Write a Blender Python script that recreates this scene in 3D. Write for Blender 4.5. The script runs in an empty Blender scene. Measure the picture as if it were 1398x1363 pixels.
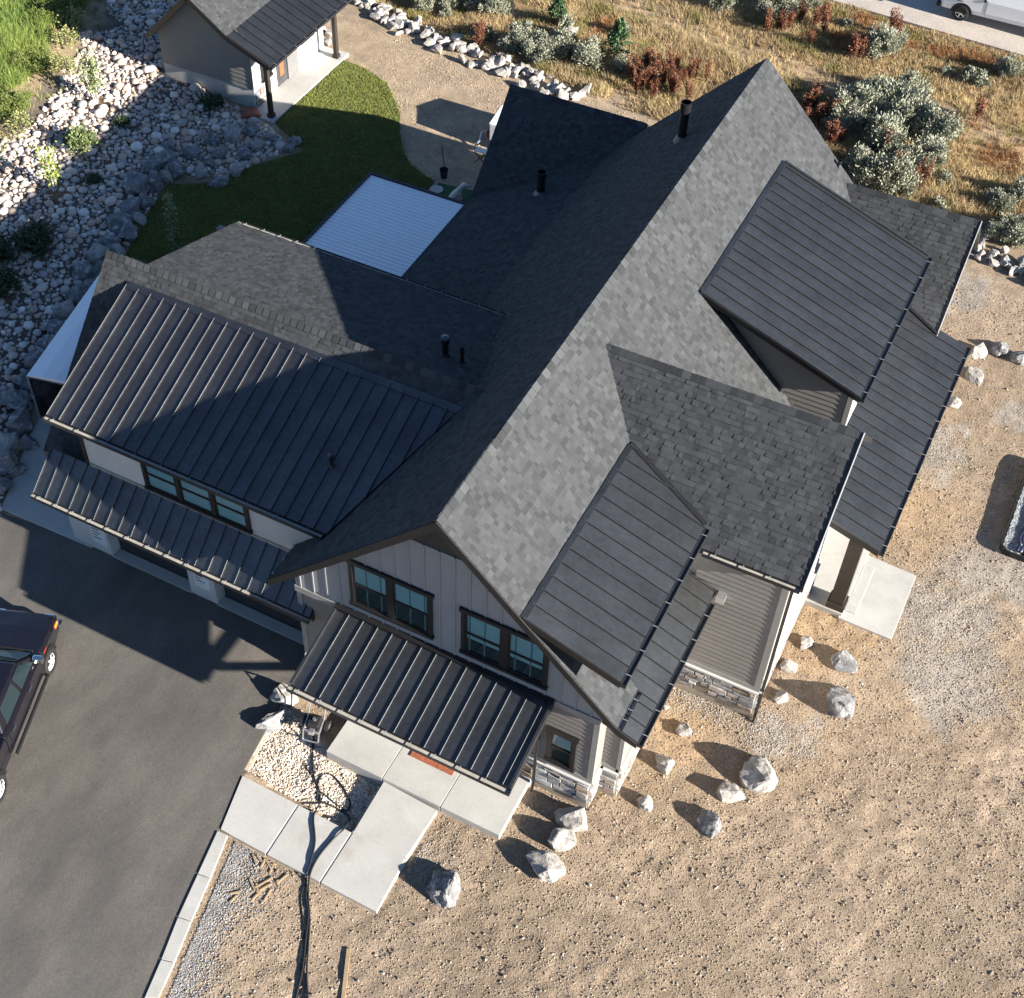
import bpy, bmesh, math, random
import numpy as np
from mathutils import Matrix, Vector

R = random.Random(11)
NR = np.random.default_rng(5)
SC = bpy.context.scene
COL = SC.collection

# ------------------------------------------------------------------ camera
F_PX, PITCH, YAW, ROLL = 1884.13, 0.8333, -0.5085, -0.0118
CAM = np.array([9.400, -16.814, 32.188])
PPX, PPY, PW, PH = 596.73, 650.75, 1398.0, 1363.0
_fw = np.array([math.cos(PITCH)*math.sin(YAW), math.cos(PITCH)*math.cos(YAW), -math.sin(PITCH)])
_rt = np.array([math.cos(YAW), -math.sin(YAW), 0.0])
_up = np.cross(_rt, _fw)
_r = math.cos(ROLL)*_rt + math.sin(ROLL)*_up
_u = -math.sin(ROLL)*_rt + math.cos(ROLL)*_up
cam_d = bpy.data.cameras.new('camera')
cam = bpy.data.objects.new('camera', cam_d)
COL.objects.link(cam)
cam.matrix_world = Matrix(((_r[0], _u[0], -_fw[0], CAM[0]), (_r[1], _u[1], -_fw[1], CAM[1]),
                           (_r[2], _u[2], -_fw[2], CAM[2]), (0, 0, 0, 1)))
cam_d.sensor_fit = 'HORIZONTAL'
cam_d.sensor_width = 36.0
cam_d.lens = 36.0*F_PX/PW
cam_d.shift_x = (PW/2-PPX)/PW
cam_d.shift_y = (PPY-PH/2)/PW
cam_d.clip_end = 3000
SC.camera = cam

# ------------------------------------------------------------------ light
SUN_TO = Vector((2.85, -0.25, 1.0)).normalized()
w = bpy.data.worlds.new('World'); SC.world = w; w.use_nodes = True
nt = w.node_tree
sky = nt.nodes.new('ShaderNodeTexSky'); sky.sky_type = 'NISHITA'; sky.sun_disc = False
sky.sun_elevation = math.asin(SUN_TO.z)
sky.sun_rotation = math.atan2(SUN_TO.x, SUN_TO.y)
sky.altitude = 1800; sky.air_density = 1.0; sky.dust_density = 0.3; sky.ozone_density = 3.5
nt.links.new(sky.outputs[0], nt.nodes['Background'].inputs[0])
nt.nodes['Background'].inputs[1].default_value = 0.055
sun_d = bpy.data.lights.new('sun', 'SUN'); sun_d.energy = 5.0; sun_d.angle = math.radians(0.5)
sun_d.color = (1.0, 0.93, 0.83)
sun = bpy.data.objects.new('sun', sun_d); COL.objects.link(sun)
sun.rotation_euler = SUN_TO.to_track_quat('Z', 'Y').to_euler()
sun.location = (60, -5, 40)
SC.view_settings.view_transform = 'Standard'
SC.view_settings.look = 'None'
SC.view_settings.exposure = 1.75
SC.view_settings.gamma = 1.0

# ------------------------------------------------------------------ pixels to places
def ray(px, py):
    return _fw + _r*(px-PPX)/F_PX - _u*(py-PPY)/F_PX
def gz(px, py, z=0.0):
    d = ray(px, py); t = (z-CAM[2])/d[2]; return CAM+t*d
def gy(px, py, y):
    d = ray(px, py); t = (y-CAM[1])/d[1]; return CAM+t*d
def gx(px, py, x):
    d = ray(px, py); t = (x-CAM[0])/d[0]; return CAM+t*d

# ------------------------------------------------------------------ materials
MATS = {}
def mat(name, col=(.5, .5, .5), rough=.7, metal=0.0, var=.12, scale=3.0, bump=0.0, bscale=30.0, attr=None,
        spec=.4, scale2=None, var2=0.0, col2=None, mixscale=1.0, mixlo=.45, mixhi=.6, stretch=None, coat=0.0):
    m = bpy.data.materials.new(name); m.use_nodes = True
    n = m.node_tree.nodes; l = m.node_tree.links
    b = n['Principled BSDF']
    b.inputs['Roughness'].default_value = rough; b.inputs['Metallic'].default_value = metal
    b.inputs['Specular IOR Level'].default_value = spec
    b.inputs['Coat Weight'].default_value = coat
    tc = n.new('ShaderNodeTexCoord'); oi = n.new('ShaderNodeObjectInfo')
    mul = n.new('ShaderNodeVectorMath'); mul.operation = 'SCALE'
    l.new(oi.outputs['Random'], mul.inputs['Scale']); mul.inputs[0].default_value = (37, 19, 11)
    add = n.new('ShaderNodeVectorMath'); l.new(tc.outputs['Object'], add.inputs[0]); l.new(mul.outputs[0], add.inputs[1])
    vec = add.outputs[0]
    if stretch:
        mp = n.new('ShaderNodeMapping'); mp.inputs['Scale'].default_value = stretch
        l.new(vec, mp.inputs['Vector']); vec = mp.outputs[0]
    def noise(s, d=5.0, r=.6):
        t = n.new('ShaderNodeTexNoise'); t.inputs['Scale'].default_value = s
        t.inputs['Detail'].default_value = d; t.inputs['Roughness'].default_value = r
        l.new(vec, t.inputs['Vector']); return t.outputs[0]
    if attr:
        at = n.new('ShaderNodeAttribute'); at.attribute_name = attr; c = at.outputs['Color']
    else:
        rgb = n.new('ShaderNodeRGB'); rgb.outputs[0].default_value = (*col, 1); c = rgb.outputs[0]
    if col2 is not None:
        mr = n.new('ShaderNodeMapRange'); l.new(noise(mixscale, 6, .65), mr.inputs[0])
        mr.inputs[1].default_value = mixlo; mr.inputs[2].default_value = mixhi
        mx = n.new('ShaderNodeMix'); mx.data_type = 'RGBA'; l.new(mr.outputs[0], mx.inputs[0])
        l.new(c, mx.inputs[6]); mx.inputs[7].default_value = (*col2, 1); c = mx.outputs[2]
    def vary(c, s, v):
        mr = n.new('ShaderNodeMapRange'); l.new(noise(s), mr.inputs[0])
        mr.inputs[1].default_value = .3; mr.inputs[2].default_value = .7
        mr.inputs[3].default_value = 1-v; mr.inputs[4].default_value = 1+v
        mx = n.new('ShaderNodeVectorMath'); mx.operation = 'SCALE'
        l.new(c, mx.inputs[0]); l.new(mr.outputs[0], mx.inputs['Scale']); return mx.outputs[0]
    if var: c = vary(c, scale, var)
    if var2: c = vary(c, scale2, var2)
    l.new(c, b.inputs['Base Color'])
    if bump:
        bp = n.new('ShaderNodeBump'); bp.inputs['Strength'].default_value = bump; bp.inputs['Distance'].default_value = .02
        l.new(noise(bscale, 6, .7), bp.inputs['Height']); l.new(bp.outputs[0], b.inputs['Normal'])
    MATS[name] = m
    return m

mat('shingle', attr='col', rough=.9, var=.10, scale=2.2, var2=.16, scale2=90, bump=.35, bscale=180, spec=.08)
mat('fascia', (.013, .0125, .013), .5, var=.2, scale=4)
mat('roof_metal', (.126, .130, .135), .5, metal=1.0, var=.20, scale=.8, var2=.12, scale2=7, spec=.5)
mat('dark_metal', (.016, .016, .018), .38, metal=.2, var=.15, spec=.5)
mat('gutter_black', (.018, .019, .022), .35, var=.15)
mat('gutter_pale', (.36, .34, .30), .5, var=.15, scale=6)
mat('bracket', (.22, .23, .24), .45, var=.1)
mat('gutter_shaded', (.030, .034, .042), .35, var=.15, scale=5)  # gutter lining with the shade of the outer lip painted into its colour
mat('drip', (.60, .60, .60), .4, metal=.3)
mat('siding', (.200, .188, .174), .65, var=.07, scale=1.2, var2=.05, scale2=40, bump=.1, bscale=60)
mat('batten_wall', (.25, .255, .265), .65, var=.06, scale=1.0, var2=.04, scale2=30)
mat('trim', (.25, .24, .225), .6, var=.06, scale=2)
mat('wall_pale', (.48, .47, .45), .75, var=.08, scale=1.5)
mat('wood_dark', (.030, .024, .019), .6, var=.2, scale=5, stretch=(1, 1, 6))
mat('stone', attr='col', rough=.85, var=.28, scale=9, var2=.15, scale2=40, bump=.8, bscale=25)
mat('mortar', (.30, .28, .25), .9, var=.2, scale=20, bump=.5)
mat('found', (.30, .26, .21), .9, var=.15, scale=3, bump=.2)
mat('concrete', (.42, .41, .38), .85, var=.10, scale=.9, var2=.05, scale2=12, bump=.08, bscale=80)
mat('concrete_bright', (.42, .412, .385), .85, var=.09, scale=1.3, var2=.05, scale2=14, bump=.08, bscale=80, col2=(.33, .295, .245), mixscale=.9, mixlo=.56, mixhi=.85)
mat('asphalt', (.098, .091, .083), .85, var=.16, scale=.5, var2=.24, scale2=24, bump=.5, bscale=60,
    col2=(.152, .137, .118), mixscale=.33, mixlo=.44, mixhi=.74, stretch=(1.6, .7, 1))
mat('black', (.006, .006, .007), .6, var=0)
mat('rubber', (.014, .014, .015), .75, var=.2, scale=10)
mat('hose', (.020, .020, .022), .45, var=.1)
mat('white_paint', (.72, .73, .74), .3, var=.02, coat=.5)
mat('white_poly', (.86, .87, .88), .35, var=.05, scale=2)
mat('pergola', (.88, .89, .90), .45, var=.04, scale=3)
mat('car_paint', (.010, .009, .014), .22, metal=.3, var=.05, spec=.5, coat=.8)
mat('chrome', (.75, .75, .76), .15, metal=1.0, var=.05)
mat('alu', (.55, .56, .58), .3, metal=.8, var=.08)
mat('car_glass', (.012, .022, .026), .05, var=.0, spec=.8)
mat('red_lamp', (.28, .02, .015), .25, var=.05)
mat('amber_lamp', (.70, .20, .03), .25, var=.05)
mat('wood_new', (.33, .235, .14), .7, var=.2, scale=4, var2=.1, scale2=40)
mat('doormat', (.30, .095, .045), .95, var=.35, scale=14, bump=.5)
mat('blind', (.62, .63, .63), .6, var=.03)
mat('room', (.05, .05, .052), .9, var=.2)
mat('rock', attr='col', rough=.85, var=.22, scale=3.5, var2=.16, scale2=26, bump=.7, bscale=14)
mat('boulder', (.185, .182, .183), .85, var=.35, scale=2.2, var2=.25, scale2=14, bump=1.6, bscale=7,
    col2=(.38, .365, .35), mixscale=2.1, mixlo=.53, mixhi=.60)
mat('boulder_pale', (.36, .335, .305), .85, var=.28, scale=2.5, var2=.22, scale2=15, bump=1.6, bscale=7,
    col2=(.24, .225, .21), mixscale=2.2, mixlo=.52, mixhi=.62)
mat('boulder_red', (.30, .12, .075), .85, var=.2, scale=4, bump=.8, bscale=9)
mat('leaf', attr='col', rough=.65, var=.12, scale=3, spec=.25)
mat('bark', (.13, .10, .075), .9, var=.3, scale=12)
mat('turf', (.025, .085, .040), .9, var=.2, scale=30)
mat('blue_plastic', (.02, .025, .06), .4, var=.1)
mat('dog_fur', (.62, .60, .55), .9, var=.1, scale=12, bump=.4, bscale=50)
mat('paper', (.62, .63, .62), .8, var=.1, scale=3)
mat('ink', (.06, .06, .065), .8, var=.2)
mat('door_dark', (.030, .030, .032), .55, var=.1)
mat('door_grey', (.16, .16, .16), .5, var=.1)

def glass_mat():
    m = bpy.data.materials.new('window_glass'); m.use_nodes = True
    n = m.node_tree.nodes; l = m.node_tree.links; n.clear()
    o = n.new('ShaderNodeOutputMaterial'); mx = n.new('ShaderNodeMixShader')
    t = n.new('ShaderNodeBsdfTransparent'); t.inputs[0].default_value = (.60, .86, .93, 1)
    g = n.new('ShaderNodeBsdfGlossy'); g.inputs['Roughness'].default_value = .03
    f = n.new('ShaderNodeFresnel'); f.inputs[0].default_value = 1.4
    l.new(f.outputs[0], mx.inputs[0]); l.new(t.outputs[0], mx.inputs[1]); l.new(g.outputs[0], mx.inputs[2])
    l.new(mx.outputs[0], o.inputs[0]); MATS['window_glass'] = m
glass_mat()

# ------------------------------------------------------------------ objects
WM = {}
def place(o, parent=None, M=None):
    COL.objects.link(o)
    M = M if M is not None else Matrix.Identity(4)
    WM[o.name] = M
    if parent is not None:
        o.parent = parent
        o.matrix_basis = WM[parent.name].inverted() @ M
    else:
        o.matrix_basis = M
    return o
def tag(o, label=None, cat=None, group=None, kind=None):
    if label: o['label'] = label
    if cat: o['category'] = cat
    if group: o['group'] = group
    if kind: o['kind'] = kind
    return o
def root(name, loc, label, cat, group=None, rz=0.0):
    o = bpy.data.objects.new(name, None); o.empty_display_size = .2
    place(o, None, Matrix.Translation(loc) @ Matrix.Rotation(rz, 4, 'Z'))
    return tag(o, label, cat, group)
def mesh_np(name, V, loops, starts, totals, mats, smooth=False, mi=None, attrs=None):
    me = bpy.data.meshes.new(name)
    V = np.asarray(V, np.float32); me.vertices.add(len(V)); me.vertices.foreach_set('co', V.ravel())
    loops = np.asarray(loops, np.int32); me.loops.add(len(loops)); me.loops.foreach_set('vertex_index', loops)
    me.polygons.add(len(starts))
    me.polygons.foreach_set('loop_start', np.asarray(starts, np.int32))
    me.polygons.foreach_set('loop_total', np.asarray(totals, np.int32))
    if mi is not None: me.polygons.foreach_set('material_index', np.asarray(mi, np.int32))
    me.polygons.foreach_set('use_smooth', np.full(len(starts), smooth))
    for m in mats: me.materials.append(MATS[m])
    if attrs:
        for k, a in attrs.items():
            at = me.attributes.new(k, 'FLOAT_COLOR', 'POINT')
            a = np.asarray(a, np.float32)
            if a.shape[1] == 3: a = np.concatenate([a, np.ones((len(a), 1), np.float32)], 1)
            at.data.foreach_set('color', a.ravel())
    me.update(calc_edges=True)
    return me
def poly_mesh(name, V, Fs, mats, smooth=False, mi=None, attrs=None):
    tot = [len(f) for f in Fs]; st = np.concatenate([[0], np.cumsum(tot)[:-1]]) if tot else []
    return mesh_np(name, V, [i for f in Fs for i in f], st, tot, mats, smooth, mi, attrs)
def add(name, me, parent=None, M=None, label=None, cat=None, group=None, kind=None):
    o = bpy.data.objects.new(name, me); place(o, parent, M); return tag(o, label, cat, group, kind)

class MB:
    def __init__(s): s.V = []; s.F = []; s.I = []
    def quad(s, pts, i=0):
        k = len(s.V); s.V += [tuple(map(float, p)) for p in pts]; s.F.append(list(range(k, k+len(pts)))); s.I.append(i); return s
    def hexa(s, p, i=0):   # 8 pts: bottom 4, top 4
        k = len(s.V); s.V += [tuple(map(float, q)) for q in p]
        for f in ((3, 2, 1, 0), (4, 5, 6, 7), (0, 1, 5, 4), (1, 2, 6, 5), (2, 3, 7, 6), (3, 0, 4, 7)):
            s.F.append([k+a for a in f]); s.I.append(i)
        return s
    def box(s, x0, x1, y0, y1, z0, z1, i=0):
        return s.hexa([(x0, y0, z0), (x1, y0, z0), (x1, y1, z0), (x0, y1, z0), (x0, y0, z1), (x1, y0, z1), (x1, y1, z1), (x0, y1, z1)], i)
    def prism(s, poly, off, i=0):   # poly 3D list extruded by vector
        k = len(s.V); n = len(poly); off = np.asarray(off, float)
        s.V += [tuple(map(float, p)) for p in poly] + [tuple(map(float, np.asarray(p, float)+off)) for p in poly]
        s.F.append(list(range(k, k+n))); s.I.append(i)
        s.F.append(list(range(k+2*n-1, k+n-1, -1))); s.I.append(i)
        for a in range(n):
            b = (a+1) % n; s.F.append([k+a, k+n+a, k+n+b, k+b]); s.I.append(i)
        return s
    def bar(s, p, q, w, h, up=(0, 0, 1), i=0):
        p = np.asarray(p, float); q = np.asarray(q, float); d = q-p; d /= np.linalg.norm(d)
        sd = np.cross(d, up); 
        if np.linalg.norm(sd) < 1e-6: sd = np.array([1., 0, 0])
        sd /= np.linalg.norm(sd); u = np.cross(sd, d); a = sd*w/2; b = u*h/2
        return s.hexa([p-a-b, p+a-b, q+a-b, q-a-b, p-a+b, p+a+b, q+a+b, q-a+b], i)
    def tube(s, pts, r, n=8, i=0, caps=True):
        pts = [np.asarray(p, float) for p in pts]; m = len(pts); k = len(s.V)
        rr = r if hasattr(r, '__len__') else [r]*m
        for a in range(m):
            d = pts[min(a+1, m-1)]-pts[max(a-1, 0)]; d = d/(np.linalg.norm(d)+1e-9)
            ref = np.array([0, 0, 1.]) if abs(d[2]) < .9 else np.array([1., 0, 0])
            x = np.cross(d, ref); x /= np.linalg.norm(x); y = np.cross(x, d)
            for j in range(n):
                t = 2*math.pi*j/n; s.V.append(tuple(pts[a]+rr[a]*(math.cos(t)*x+math.sin(t)*y)))
        for a in range(m-1):
            for j in range(n):
                j2 = (j+1) % n; s.F.append([k+a*n+j, k+a*n+j2, k+(a+1)*n+j2, k+(a+1)*n+j]); s.I.append(i)
        if caps:
            s.F.append([k+j for j in range(n)]); s.I.append(i)
            s.F.append([k+(m-1)*n+j for j in range(n-1, -1, -1)]); s.I.append(i)
        return s
    def mesh(s, name, mats, smooth=False):
        if isinstance(mats, str): mats = [mats]
        return poly_mesh(name, s.V, s.F, mats, smooth, s.I)
    def obj(s, name, mats, parent=None, smooth=False, M=None, **kw):
        return add(name, s.mesh(name, mats, smooth), parent, M, **kw)

def bevel(o, wd=.01, seg=2):
    md = o.modifiers.new('bevel', 'BEVEL'); md.width = wd; md.segments = seg; md.limit_method = 'ANGLE'; md.angle_limit = .6
    return o

# 2D clipping
def clip_half(poly, a, b, c):      # keep a*x+b*y<=c
    out = []
    for k in range(len(poly)):
        p = poly[k]; q = poly[(k+1) % len(poly)]
        fp = a*p[0]+b*p[1]-c; fq = a*q[0]+b*q[1]-c
        if fp <= 0: out.append(p)
        if (fp < 0 < fq) or (fq < 0 < fp):
            t = fp/(fp-fq); out.append((p[0]+t*(q[0]-p[0]), p[1]+t*(q[1]-p[1])))
    return out
def ccw(poly):
    A = sum(poly[k][0]*poly[(k+1) % len(poly)][1]-poly[(k+1) % len(poly)][0]*poly[k][1] for k in range(len(poly)))
    return poly if A > 0 else poly[::-1]
def clip_convex(poly, conv):
    conv = ccw(conv)
    for k in range(len(conv)):
        p = conv[k]; q = conv[(k+1) % len(conv)]
        a, b = q[1]-p[1], -(q[0]-p[0]); poly = clip_half(poly, a, b, a*p[0]+b*p[1])
        if len(poly) < 3: return []
    return poly

class Plane:
    """roof plane: o on the eave line, u along the eave, v up the slope"""
    def __init__(s, o, u, v):
        s.o = np.array(o, float); s.u = np.array(u, float)/np.linalg.norm(u); v = np.array(v, float)
        s.v = v/np.linalg.norm(v); n = np.cross(s.u, s.v); s.n = n if n[2] > 0 else -n
    def to2(s, p): d = np.asarray(p, float)-s.o; return (float(d@s.u), float(d@s.v))
    def to3(s, q, h=0.0): return s.o+s.u*q[0]+s.v*q[1]+s.n*h
    def poly2(s, pts): return [s.to2(p) for p in pts]
# ================================================================== HOUSE
ZR, LY, MR, ML = 9.55, 21.06, 1.008, 1.017
zr = lambda x: ZR-MR*x          # main right slope
zl = lambda x: ZR+ML*x          # main left slope (x negative)
house = root('house', (0, 9, 0), 'large dark roofed farmhouse with grey siding, many gables and metal dormers', 'house')

TABS = []          # collected shingle tabs (all slopes)
def shingle_plane(pl, polys, skip=None, show=False, expo=.145, tone=(.0575, .0605, .0645), own=None):
    """lay tabs course by course on a plane, clipped to convex polys"""
    for poly in polys:
        p2 = ccw(pl.poly2(poly)); us = [q[0] for q in p2]; vs = [q[1] for q in p2]
        v = min(vs)
        while v < max(vs)-.01:
            u = min(us)-R.uniform(0, .3)
            while u < max(us):
                wd = R.choice((.09, .12, .15, .18, .22)); th = R.choice((.005, .008, .015, .020))
                u0, u1, v1 = u, u+wd, min(v+expo, max(vs)); u = u1
                rect = [(u0, v), (u1, v), (u1, v1), (u0, v1)]
                c = clip_convex(rect, p2)
                if len(c) < 3: continue
                cc = pl.to3(((u0+u1)/2, (v+v1)/2))
                if skip and skip(cc): continue
                full = len(c) == 4 and all(min(abs(a[0]-b[0])+abs(a[1]-b[1]) for b in rect) < 1e-6 for a in c)
                t = R.choice((.76, .86, .94, 1.0, 1.0, 1.07, 1.18))
                TABS.append((pl, u0, u1, v, v1, th, t, c, full, tuple(cc), show, tone))
            v += expo

def slab(name, pts, thick=.2, parent=None, m='fascia', drop=(0, 0, -1)):
    mb = MB(); mb.prism([np.asarray(p, float)-np.array([0, 0, .004]) for p in pts], np.array(drop)*thick)
    return mb.obj(name, m, parent or house)

def metal_roof(pl, poly, parent, pw=.425, start=0.0, rib_h=.046, trim_top=True):
    p2 = ccw(pl.poly2(poly)); us = [q[0] for q in p2]; u = min(us)+start-pw if start else min(us)
    while u < max(us)-.02:
        c = clip_half(clip_half(p2, -1, 0, -u), 1, 0, u+pw-.004)
        if len(c) >= 3:
            mb = MB()
            mb.prism([pl.to3(q, .010) for q in c], -pl.n*.008)
            vv = sorted(q[1] for q in c if abs(q[0]-max(u, min(us))) < 1e-5)
            if len(vv) >= 2 and vv[-1]-vv[0] > .05:
                uu = max(u, min(us))+.014
                rw_, c_ = .010, .0035
                prof = [(-rw_, 0.), (-rw_, rib_h-c_), (-rw_+c_, rib_h), (rw_-c_, rib_h), (rw_, rib_h-c_), (rw_, 0.)]
                mb.prism([pl.to3((uu+a_, vv[0]), .011+h_) for a_, h_ in prof], pl.v*(vv[-1]-vv[0]))
                # the pencil ribs of the pan
                for k in (.36, .66):
                    mid = clip_half(clip_half(c, -1, 0, -(u+pw*k)), 1, 0, u+pw*k+.012)
                    if len(mid) >= 3:
                        mb.prism([pl.to3(q, .0125) for q in mid], -pl.n*.002)
            mb.obj('metal_panel', 'roof_metal', parent)
        u += pw

def gutter(p, q, out, parent, pale=True, step=.78):
    p = np.asarray(p, float); q = np.asarray(q, float); out = np.asarray(out, float); up = np.array([0, 0, 1.])
    L = np.linalg.norm(q-p); d = (q-p)/L
    g = MB(); W, H = .135, .12
    def bx(a0, a1, z0, z1, mb=g, i=0, e0=0.0, e1=0.0):
        P = [p+d*e0+out*a0, q-d*e1+out*a0, q-d*e1+out*a1, p+d*e0+out*a1]
        mb.hexa([x+up*z0 for x in P]+[x+up*z1 for x in P], i)
    bx(0.004, .012, -H, -.01); bx(.012, W-.012, -H, -H+.012); bx(W-.012, W, -H, -.006)
    for e in (p, q):
        s = d*.006 if e is p else -d*.006
        P = [e+out*.012, e+out*(W-.012), e+out*(W-.012)+s, e+out*.012+s]
        g.hexa([x+up*(-H+.012) for x in P]+[x+up*-.01 for x in P])
    go = g.obj('gutter', 'gutter_black', parent)
    ln = MB(); bx(.014, W-.014, -H+.014, -.035 if not pale else -.055, ln, 0, .01, .01)
    ln.obj('gutter_lining', 'gutter_pale' if pale else 'gutter_shaded', go)
    k = .3
    while k < L-.1:
        b = MB(); b.bar(p+d*k+out*.006-up*.006, p+d*k+out*(W+.004)-up*.004, .022, .012); b.obj('bracket', 'bracket', go); k += step*R.uniform(.9, 1.1)
    return go

# ---- roof decks -----------------------------------------------------
main_roof = slab('main_roof', [(0, 0, ZR), (4.67, 0, zr(4.67)), (4.67, 1.2, zr(4.67)), (2.6, 1.2, zr(2.6)), (2.6, 6.2, zr(2.6)), (4.67, 6.2, zr(4.67)), (4.67, LY, zr(4.67)), (0, LY, ZR)], .22)
slab('roof_deck', [(0, 0, ZR), (0, LY, ZR), (-4.92, LY, zl(-4.92)), (-4.92, 0, zl(-4.92))], .22)
slab('roof_deck', [(4.67, 10.2, zr(4.67)), (5.95, 10.2, zr(5.95)), (5.95, 18.4, zr(5.95)), (4.67, 18.4, zr(4.67))], .22)
PR = Plane((0, 0, ZR), (0, 1, 0), (-1, 0, MR))
PL = Plane((0, 0, ZR), (0, 1, 0), (1, 0, ML))
# dormers on the right slope
D1, E1, ZD1, ZE1 = 2.15, 4.58, zr(2.15), 6.55
D2, E2, ZD2, ZE2, YA, YB = 1.71, 6.49, zr(1.71), 6.06, 11.75, 18.54
YG, ZG, GX, HG, MG = 7.593, 8.90, 7.25, 2.785, .981
YF, ZF, FX, HF = 20.72, 6.28, 7.49, 2.75
def skip_r(c):
    x, y, z = c
    if y > 1.2 and y < 7.6 and x > D1+.1 and (y < 6.2): return True
    if YA+.25 < y < YB-.1 and x > D2+.1: return True
    if abs(y-YG) < (ZG-z)/MG-.05: return True
    if abs(y-YF) < (ZF-z)/.98-.05: return True
    return False
shingle_plane(PR, [[(0, 0, ZR), (4.67, 0, zr(4.67)), (4.67, LY, zr(4.67)), (0, LY, ZR)],
                   [(4.67, 10.2, zr(4.67)), (5.95, 10.2, zr(5.95)), (5.95, 18.4, zr(5.95)), (4.67, 18.4, zr(4.67))]], skip_r, True)
# left slope, breaking to a flatter pitch over the rear patio
XB, XE, ZE = -4.92, -8.78, 2.93
ZB = zl(XB); SP = (ZB-ZE)/(XB-XE)
patio_roof = slab('patio_roof', [(XB, 9.9, ZB), (XB, 21.0, ZB), (XE, 21.0, ZE), (XE, 9.9, ZE)], .2)
PP = Plane((XE, 9.9, ZE), (0, 1, 0), (XB-XE, 0, ZB-ZE))
YW, ZW, XW0 = 5.652, 7.82, -13.65
YRS, ZRS, YRE, ZRE = 6.0, 7.47, 10.2, 6.13       # rear dormer of the wing
def skip_l(c):
    x, y, z = c
    if abs(y-YW) < (ZW-z)/1.0-.05: return True
    if y > YW and y < YRE-.1 and z < ZRS-(y-YRS)*(ZRS-ZRE)/(YRE-YRS)-.03: return True
    if abs(y-21.5) < (5.8-z)/.99-.05: return True
    if 1.3 < y < 5.2 and z < 7.30-(5.13-y)*.3995-.03: return True
    return False
shingle_plane(PL, [[(0, 0, ZR), (0, LY, ZR), (XB, LY, ZB), (XB, 0, ZB)]], skip_l, tone=(.0575, .0605, .0645))
shingle_plane(PP, [[(XB, 9.9, ZB), (XB, 21.0, ZB), (XE, 21.0, ZE), (XE, 9.9, ZE)]],
              lambda c: abs(c[1]-21.5) < (5.8-c[2])/.99-.05, tone=(.0575, .0605, .0645))
# near cross gable
def cross_gable(y0, z0, x0, x1, h, m, show=False, far=True, side=1, tone=(.0575, .0605, .0645), deck='gable_roof'):
    ze = z0-m*h; out = []
    for s in (-1, 1):
        if s > 0 and not far: continue
        pts = [(x0, y0, z0), (x1, y0, z0), (x1, y0+s*h, ze), (x0, y0+s*h, ze)]
        out.append(slab(deck, pts, .2))
        pl = Plane((x0, y0+s*h, ze), (1, 0, 0), (0, -s*h, m*h))
        if s < 0:
            # keep only what lies above the main slope it runs into
            poly = pl.poly2(pts)
            f = (lambda X, Z: Z-(ZR-MR*X)) if side > 0 else (lambda X, Z: Z-(ZR+ML*X))
            pv = [f(*(pl.to3(q)[[0, 2]])) for q in poly]
            clipped = []
            for k in range(4):
                a, b, fa, fb = poly[k], poly[(k+1) % 4], pv[k], pv[(k+1) % 4]
                if fa >= 0: clipped.append(a)
                if fa*fb < 0: t = fa/(fa-fb); clipped.append((a[0]+t*(b[0]-a[0]), a[1]+t*(b[1]-a[1])))
            shingle_plane(pl, [[pl.to3(q) for q in clipped]], None, show, tone=tone)
        else:
            shingle_plane(pl, [pts], lambda c: (c[2] < (ZR-MR*c[0] if side > 0 else ZR+ML*c[0])), False, tone=tone)
    return out
near_gable = cross_gable(YG, ZG, .65, GX, HG, MG, True, tone=(.0575, .0605, .0645))
far_gable = cross_gable(YF, ZF, 3.25, FX, HF, .98, tone=(.0575, .0605, .0645))
back_gable = cross_gable(21.5, 5.8, -8.85, -3.7, 3.05, .99, side=-1, tone=(.0575, .0605, .0645))
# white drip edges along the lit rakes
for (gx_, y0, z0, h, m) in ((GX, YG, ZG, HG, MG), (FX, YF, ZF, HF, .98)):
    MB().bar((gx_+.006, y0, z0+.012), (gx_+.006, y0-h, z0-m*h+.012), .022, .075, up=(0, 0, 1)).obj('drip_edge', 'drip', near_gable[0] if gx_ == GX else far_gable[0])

# ridge caps ----------------------------------------------------------
def ridge_caps(a, b, m1, m2, side, parent, tone, step=.2):
    """a->b along the ridge; bent cap shingles, each its own piece"""
    a = np.asarray(a, float); b = np.asarray(b, float); L = np.linalg.norm(b-a); d = (b-a)/L; sd = np.asarray(side, float)
    meshes = []
    for k in range(5):
        t = (.7, .85, 1, 1.12, 1.28)[k]; wv = .135; mb = MB(); ls = step+.03
        r1 = sd*wv-np.array([0, 0, 1])*m1*wv; r2 = -sd*wv-np.array([0, 0, 1])*m2*wv
        for (rr, sg) in ((r1, 1), (r2, -1)):
            lo = np.array([0, 0, .012]); hi = np.array([0, 0, .035])
            mb.hexa([rr+lo, lo, d*ls+lo*.9, d*ls+rr+lo*.9, rr+hi, hi, d*ls+lo*1.6, d*ls+rr+lo*1.6])
        me = mb.mesh('ridge_cap', 'shingle')
        at = me.attributes.new('col', 'FLOAT_COLOR', 'POINT')
        at.data.foreach_set('color', np.tile(np.array([tone[0]*t, tone[1]*t, tone[2]*t, 1], np.float32), len(mb.V)))
        meshes.append(me)
    n = int(L/step)
    for k in range(n):
        add('ridge_cap', R.choice(meshes), parent, Matrix.Translation(a+d*(k*step)))
T0 = (.0575, .0605, .0645)
ridge_caps((0, 0, ZR), (0, LY, ZR), MR, ML, (1, 0, 0), main_roof, T0, .26)
ridge_caps((GX, YG, ZG), (.7, YG, ZG), MG, MG, (0, -1, 0), near_gable[0], T0, .205)
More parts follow.
